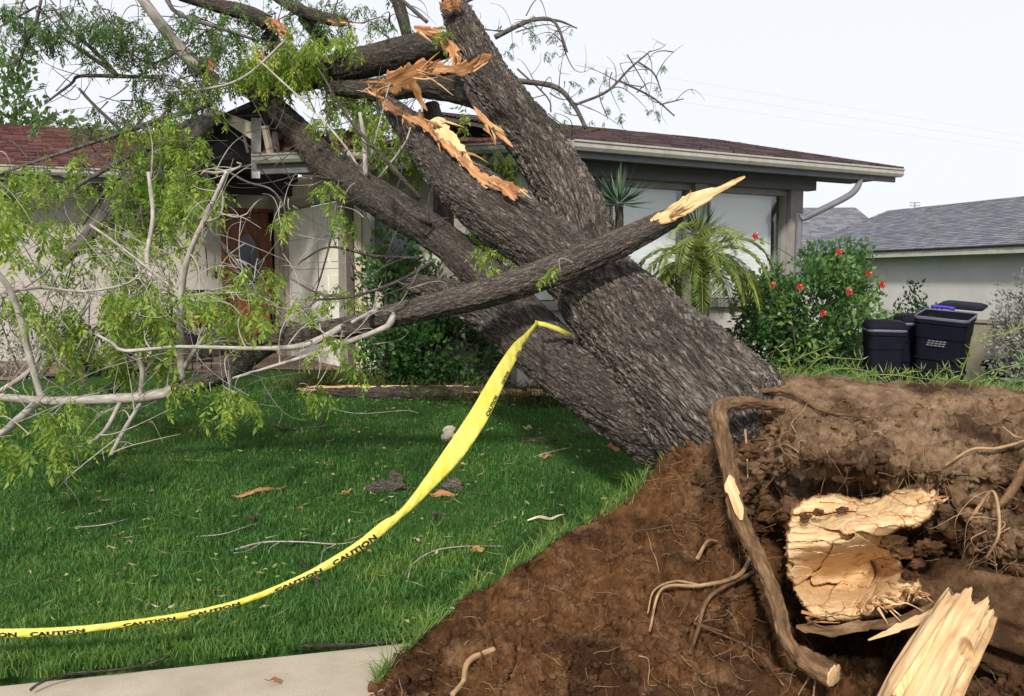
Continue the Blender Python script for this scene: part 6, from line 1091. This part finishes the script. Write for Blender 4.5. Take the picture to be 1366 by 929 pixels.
chip(726, 691, .12, .26, .022, 'wood_white', 'thin white sliver on the grass near the dirt edge'); chip(592, 659, .05, .20, .035, 'wood_orange', 'short orange chip under the grey bark strip', tilt=.8); chip(463, 656, .7, .09, .02, 'wood_orange', 'tiny orange chip left of the bark strip'); chip(632, 578, .1, .10, .03, 'wood_pale', 'small tan chip in the far grass'); chip(704, 570, .1, .09, .03, 'wood_pale', 'pale fleck of wood in the far grass behind the tape'); chip(728, 609, .5, .12, .03, 'wood_orange', 'small orange flake at the end of a twig')
chip(513, 651, .05, .30, .09, 'bark_weathered', 'grey bark strip lying under a long stick', name='bark_piece', cat='bark', thick=.012, tilt=.7); chip(527, 638, -.9, .20, .08, 'bark_weathered', 'short upright piece of grey bark behind the bark strip', name='bark_piece', cat='bark', thick=.012, tilt=.9); chip(604, 648, -.2, .16, .09, 'bark_weathered', 'curled brown bark piece beside the tape', name='bark_piece', cat='bark', thick=.012, tilt=.9); chip(720, 588, -.15, .36, .05, 'bark_weathered', 'narrow bark strip on the grass before the trunk', name='bark_piece', cat='bark', thick=.012); chip(772, 578, .2, .2, .07, 'bark_weathered', 'grey bark flake below the leaning trunk', name='bark_piece', cat='bark', thick=.012); chip(582, 690, 1.2, .09, .04, 'bark_weathered', 'dark bark crumb standing in the middle lawn', name='bark_piece', cat='bark', thick=.012, tilt=.9)
chip(338, 690, .1, .10, .03, 'bark_weathered', 'brown bark flake near the orange splinter', name='bark_piece', cat='bark', thick=.008); chip(636, 733, .1, .07, .04, 'wood_orange', 'reddish chip lying by the curved white twig', cat='wood chip')
def stick(rows, r0, r1, label, mat='twig_pale', forks=(), lift=.03):
    P = [WG(x, y, lift if i not in (0, len(rows) - 1) else .012) for i, (x, y) in enumerate(rows)]; t = thing('stick', P[0], label, 'stick', None); v, q, b = tube(P, np.linspace(r0, r1, len(P)), 7, .03, rough=.2); obj('stem', v, q, M[mat], t, {'bco': b})
    for f in forks:
        Q = [WG(x, y, .03) for x, y in f]; v, q, b = tube(Q, np.linspace(r0 * .7, r1 * .6, len(Q)), 6, .03, rough=.2); obj('twig', v, q, M[mat], t, {'bco': b})
stick([(475, 649), (540, 651), (600, 655), (664, 661)], .008, .004, 'long thin stick lying across the grey bark strip', 'bark_weathered'); stick([(543, 776), (552, 752), (580, 735), (620, 729), (672, 729)], .004, .003, 'thin white twig curving in a hook on the lawn')
stick([(308, 735), (350, 724), (400, 723), (450, 726), (486, 720)], .006, .003, 'pale forked twig lying behind the sagging tape', forks=([(350, 724), (330, 735), (312, 738)], [(376, 722), (362, 730), (358, 738)], [(355, 718), (372, 714)], [(450, 726), (432, 735), (428, 752)]))
stick([(396, 745), (412, 762), (424, 780), (428, 797)], .009, .006, 'short dark grey stick poking out beneath the tape', 'bark_mid'); stick([(92, 704), (125, 702), (150, 698), (172, 692)], .004, .003, 'wavy white twig alone on the left grass'); stick([(118, 686), (138, 682)], .004, .003, 'tiny straight pale twig on the left grass'); stick([(262, 716), (300, 712), (342, 698)], .004, .003, 'straight greyish twig near the forked twig')
stick([(712, 610), (735, 603), (762, 597)], .007, .004, 'straight stick in the grass below the trunk'); stick([(248, 614), (292, 615)], .004, .003, 'short straw coloured twig lying below the branches'); stick([(355, 565), (385, 572), (425, 570), (470, 568)], .010, .007, 'crooked grey stick lying below the hanging leaves', 'bark_weathered', forks=([(425, 570), (430, 560), (428, 550)], [(385, 572), (368, 562), (358, 555)])); stick([(440, 545), (480, 552), (540, 548), (560, 552)], .005, .003, 'thin branching stick before the split log', forks=([(480, 552), (500, 545)],)); stick([(185, 565), (260, 572), (330, 560)], .005, .003, 'thin green stick in the shaded grass', 'root_skin')
stick([(40, 921), (60, 908), (100, 899), (160, 893), (205, 884), (228, 874)], .006, .005, 'bent grey twig along the edge of the sidewalk', 'bark_mid'); stick([(398, 862), (440, 861), (500, 859), (530, 855)], .008, .005, 'dark twig on the sidewalk edge near the dirt', 'bark_mid', lift=.02)
plain('dead_leaf', (.22, .09, .03), .3, 30, .8)
def dleaf(px, py, L, label):
    c = WG(px, py, .012); t = thing('dead_leaf', c - [0, 0, .012], label, 'leaf'); V, T, tt = leaf_mesh(np.array([c - [L * .5, 0, 0], c]), np.array([[1, .2, .05], [.6, -.8, .1]]), np.array([[0, 1, .2], [1, .5, .3]]), [L, L * .6], [L * .5, L * .4], np.array([.5, .5]), .3, .1); obj('blade', V, [T], M['dead_leaf'], t); v, q, b = tube([c - [L * .5, 0, 0], c - [L * .8, .01, -.01]], .0015, 4); obj('stalk', v, q, M['dead_leaf'], t)
dleaf(367, 908, .05, 'crumpled brown leaf lying on the bare sidewalk'); dleaf(401, 679, .07, 'small yellow brown leaf on the middle lawn'); dleaf(152, 671, .05, 'brown leaf in the grass on the left lawn')
# ---------------------------------------------------------------- bins by the path
plain('bin_plastic', (.006, .0065, .014), .2, 12, .75, 0, .12); plain('bin_rim', (.10, .10, .13), .1, 12, .35); plain('lid_purple', (.05, .03, .42), .1, 12, .4); plain('print_grey', (.16, .16, .18), .1, 30, .6)
TILT = [0.0]
def rrect(w, d, r, z, n=5):
    P = []
    for cx, cy, a0 in ((w / 2 - r, d / 2 - r, 0), (-w / 2 + r, d / 2 - r, 90), (-w / 2 + r, -d / 2 + r, 180), (w / 2 - r, -d / 2 + r, 270)):
        for k in range(n): a = math.radians(a0 + 90 * k / (n - 1)); P.append([cx + r * math.cos(a), cy + r * math.sin(a), z])
    return np.array(P)
def loft(rings, close=True):
    n = len(rings[0]); V = np.concatenate(rings); q = [[r * n + k, r * n + (k + 1) % n, r * n + n + (k + 1) % n, r * n + n + k] for r in range(len(rings) - 1) for k in range(n)]; return V, [q]
def place(V, c, rz, roll=None):
    roll = TILT[0] if roll is None else roll; V = np.asarray(V, float); R = np.array([[math.cos(rz), -math.sin(rz), 0], [math.sin(rz), math.cos(rz), 0], [0, 0, 1]]) @ np.eye(3); T_ = np.array([[1, 0, 0], [0, math.cos(roll), -math.sin(roll)], [0, math.sin(roll), math.cos(roll)]]); return V @ (T_ @ R).T + c
def wheelie(c, rz, w, d, h, label, open_=True, roll=None, group='black bins by the path'):
    t = thing('wheelie_bin', c, label, 'bin', group); z = lambda f: h * f
    rings = [rrect(w * .74, d * .70, .05, z(.03)), rrect(w * .80, d * .76, .05, z(.30)), rrect(w * .90, d * .88, .06, z(.80)), rrect(w * .93, d * .91, .06, z(.82)), rrect(w * .95, d * .95, .06, z(.94)), rrect(w * .99, d * .99, .06, z(.95)), rrect(w, d, .06, z(1.0)), rrect(w * .93, d * .93, .05, z(1.0)), rrect(w * .88, d * .86, .05, z(.78)), rrect(w * .70, d * .66, .05, z(.10))]
    V, q = loft(rings); b = obj('body', place(V, c, rz, roll), q + [[list(range(180, 200))]] if len(V) == 200 else q, M['bin_plastic'], t, smooth=False)
    V, q = loft([rrect(w * 1.015, d * 1.015, .065, z(.985)), rrect(w * 1.02, d * 1.02, .065, z(1.005)), rrect(w * 1.0, d * 1.0, .055, z(1.010)), rrect(w * .985, d * .985, .05, z(1.0))]); obj('rim', place(V, c, rz, roll), q, M['bin_rim'], t)
    for s in (-1, 1):
        for k in range(2):
            V, q, _ = tube([[s * w * .40, d * .42, .11], [s * w * .49, d * .42, .11]], .11, 16); 
        wv_ = obj('wheel', place(V, c, rz, roll), q, M['bin_plastic'], t); V, q, _ = tube([[s * w * .48, d * .42, .11], [s * w * .50, d * .42, .11]], .05, 12); obj('hub', place(V, c, rz, roll), q, M['bin_rim'], wv_)
    V, q, _ = tube([[-w * .42, d * .55, z(.96)], [0, d * .57, z(.96)], [w * .42, d * .55, z(.96)]], .016, 8); obj('handle', place(V, c, rz, roll), q, M['lid_purple'] if open_ else M['bin_plastic'], t)
    for k in range(3):                                    # moulded ribs
        zz = z(.28 + .17 * k); V, q = loft([rrect(w * (.80 + .04 * k) + .012, d * (.765 + .045 * k) + .012, .05, zz), rrect(w * (.80 + .04 * k) + .02, d * (.765 + .045 * k) + .02, .05, zz + .012), rrect(w * (.81 + .04 * k) + .012, d * (.775 + .045 * k) + .012, .05, zz + .024)]); obj('rib', place(V, c, rz, roll), q, M['bin_plastic'], b)
    if not open_:
        V, q = loft([rrect(w * 1.03, d * 1.03, .06, z(1.012)), rrect(w * 1.03, d * 1.03, .06, z(1.035)), rrect(w * .9, d * .9, .06, z(1.075)), rrect(w * .2, d * .2, .02, z(1.09))]); obj('lid', place(V, c, rz, roll), q, M['bin_plastic'], t)
    return t
c = at_ground(1260, 8.3); c[1] += .12; c[2] = .16; rz = math.radians(-38)
TILT[0] = math.radians(8); wb = wheelie(c, rz, .48, .52, 1.10, 'tall black bin with its lid thrown open', True)
# the lid folded back off the hinge, with the purple hinge bar
V, q = loft([rrect(.42, .40, .06, 0), rrect(.42, .40, .06, .018), rrect(.34, .32, .06, .035)]); V = V + [.05, .50, 0]; obj('lid', place(V + [0, 0, 1.12], c, rz), [q[0], [list(range(40, 60)), list(range(19, -1, -1))]], M['bin_plastic'], wb)
V, q, _ = tube([[-.20, .285, 1.125], [-.1, .29, 1.13], [.02, .285, 1.125]], .018, 10); obj('hinge_bar', place(V, c, rz), q, M['lid_purple'], wb)
for k in range(3):
    for s in range(5):
        x0 = .02 + s * .034 - k * .006; V = [[-.16 + x0, -.352, .80 - k * .022], [-.16 + x0 + .026, -.352, .80 - k * .022], [-.16 + x0 + .026, -.352, .812 - k * .022], [-.16 + x0, -.352, .812 - k * .022]]; V = np.array(V) * [1, 1, 1]; 
        Vr = np.array([[a + .05, -.246, z + .07] for a, b_, z in V]); obj('worn_print', place(Vr, c, rz), [[[0, 1, 2, 3]]], M['print_grey'], wb, smooth=False)
TILT[0] = math.radians(2); c2 = at_ground(1178, 8.25); c2[2] = .12; wheelie(c2, math.radians(-14), .36, .42, 1.0, 'closed black ribbed bin next to the hibiscus', False)
c3 = at_ground(1219, 8.7); c3[2] = .12; wheelie(c3, math.radians(-14), .36, .42, 1.04, 'closed black bin between the open bin and another', False)
c4 = at_ground(1372, 8.6); c4[2] = .1; wheelie(c4, math.radians(20), .6, .6, .62, 'low black bin half hidden by the grey bush', False)
plain('box_tan', (.30, .27, .20), .1, 8, .7); tb_ = at_ground(1335, 9.4); ub = thing('utility_box', tb_, 'tan utility box standing behind the open bin', 'box')
UF = (tb_[:2], np.array([.93, .37]), np.array([-.37, .93])); MB().box(UF, -.3, .3, -.2, .2, tb_[2] - .1, 1.12).build('cabinet', M['box_tan'], ub); MB().box(UF, -.32, .32, -.22, .22, 1.122, 1.16).build('lid', M['box_tan'], ub)
plain('wall_low', (.40, .37, .33), .1, 5, .9, .3); lw0 = at_ground(1130, 9.6); lw1 = at_ground(1172, 9.2); FW, LW = frame(lw0[:2], lw1[:2]); MBt = thing('garden_wall', (*lw0[:2], 0), 'low stucco garden wall stub behind the hibiscus', 'wall'); MB().box(FW, -.6, LW, 0, .15, -.2, .90).build('block', M['wall_low'], MBt); MB().box(FW, -.62, LW + .02, -.02, .17, .903, .95).build('coping', M['wall_low'], MBt)
# ---------------------------------------------------------------- porch furniture seen through the branches
def pot_palm(px, d, label):
    c = at_ground(px, d); c[2] = FLOOR; t = thing('potted_palm', c, label, 'plant'); prof = [(.13, 0), (.17, .16), (.19, .30), (.20, .32), (.17, .32), (.16, .27)]
    V = [[c[0] + r * math.cos(a), c[1] + r * math.sin(a), c[2] + z] for r, z in prof for a in np.arange(16) / 16 * 6.2832]; obj('pot', V, [[[r * 16 + k, r * 16 + (k + 1) % 16, r * 16 + 16 + (k + 1) % 16, r * 16 + 16 + k] for r in range(5) for k in range(16)]], M['trim_brown'], t)
    for k in range(11):
        az = k * 2.4; d0 = unit(np.array([math.cos(az) * .6, math.sin(az) * .6, .9])); p = c + [0, 0, .3]; pts = [p]
        for s in range(8): d0 = unit(d0 + [0, 0, -.16]); p = p + d0 * .10; pts.append(p)
        tv_, tq_, _ = tube(pts, np.linspace(.007, .002, 9), 5, .08, cap=False); B = np.repeat(np.array(pts)[2:], 2, 0); D = unit(np.cross(d0, [0, 0, 1.0]))[None] * np.tile([1, -1], 7)[:, None] + d0 * .6 + [0, 0, -.2]; V, T, tt = leaf_mesh(B, D, np.cross(D, [0, 0, 1.0]), np.full(14, .22), np.full(14, .03), rng.uniform(0, .6, 14), .1, .2); obj('frond', np.vstack([tv_, V]), [tq_[0], T + len(tv_)], M['leaf_dark'], t, {'tint': np.concatenate([np.full(len(tv_), .3), tt])})
pot_palm(222, 12.0, 'dark potted palm standing against the porch wall'); pot_palm(245, 11.8, 'second potted palm nearer the porch bench')
def metal_bench(px, d):
    c = at_ground(px, d); c[2] = FLOOR; t = thing('porch_bench', c, 'black metal porch bench with a red cushion beside the door', 'bench'); F = (c[:2], FD[1], FD[2]); MB().box(F, -.35, .35, -.2, .2, c[2] + .42, c[2] + .45).build('seat', M['black_metal'], t); MB().box(F, -.3, .3, -.18, .15, c[2] + .452, c[2] + .56).build('cushion', M['red_paint'], t); MB().box(F, -.36, .36, .2, .23, c[2] + .85, c[2] + .95).build('top_rail', M['black_metal'], t)
    for a in np.linspace(-.34, .34, 9): MB().box(F, a - .008, a + .008, .205, .225, c[2] + .46, c[2] + .848).build('back_bar', M['black_metal'], t)
    for a in (-.34, .34):
        for b in (-.19, .215): MB().box(F, a - .015, a + .015, b - .012, b + .012, c[2], c[2] + .418).build('leg', M['black_metal'], t)
metal_bench(262, 12.0)
c = W(183, 398, 11.0); t = thing('scroll_ornament', (c[0], c[1], gzc(c[0], c[1])), 'round black iron scroll ornament on the drive', 'ornament')
for r in (.17, .11): v, q, b = tube([[c[0] + r * math.cos(a), c[1], c[2] + r * math.sin(a)] for a in np.linspace(0, 6.4, 22)], .012, 6, .05); obj('ring', v, q, M['black_metal'], t)
for a in np.arange(6) * 1.047: v, q, b = tube([[c[0], c[1], c[2]], [c[0] + .08 * math.cos(a + .4), c[1], c[2] + .08 * math.sin(a + .4)], [c[0] + .17 * math.cos(a), c[1], c[2] + .17 * math.sin(a)]], .008, 5, .04); obj('scroll', v, q, M['black_metal'], t)
v, q, b = tube([[c[0], c[1], c[2] - .17], [c[0], c[1], gzc(c[0], c[1]) + .02]], .012, 6); obj('stake', v, q, M['black_metal'], t)
c = at_ground(235, 10.6); fn = thing('iron_railing', c, 'short black iron railing before the porch', 'railing'); F = (c[:2], FD[1], FD[2])
for z in (.12, .72): MB().box(F, -.42, .42, -.012, .012, c[2] + z, c[2] + z + .03).build('rail', M['black_metal'], fn)
for a in np.linspace(-.4, .4, 8): MB().box(F, a - .008, a + .008, -.0085, .0085, c[2], c[2] + .80).build('baluster', M['black_metal'], fn)
# thin power lines far off
for k, (y0, y1) in enumerate(((122, 162), (140, 170), (158, 178))):
    t = thing('power_line', W(1040 + 15 * k, y0, 70), 'faint overhead power line in the white sky', 'cable', 'overhead power lines'); P = [W(760 + 15 * k, y0 - 40, 62), W(1110, (y0 + y1) / 2 - 2, 75), W(1460, y1 + 36, 95)]; v, q, b = tube(P, .004, 4, 4.0); obj('wire', v, q, M['fascia'], t)
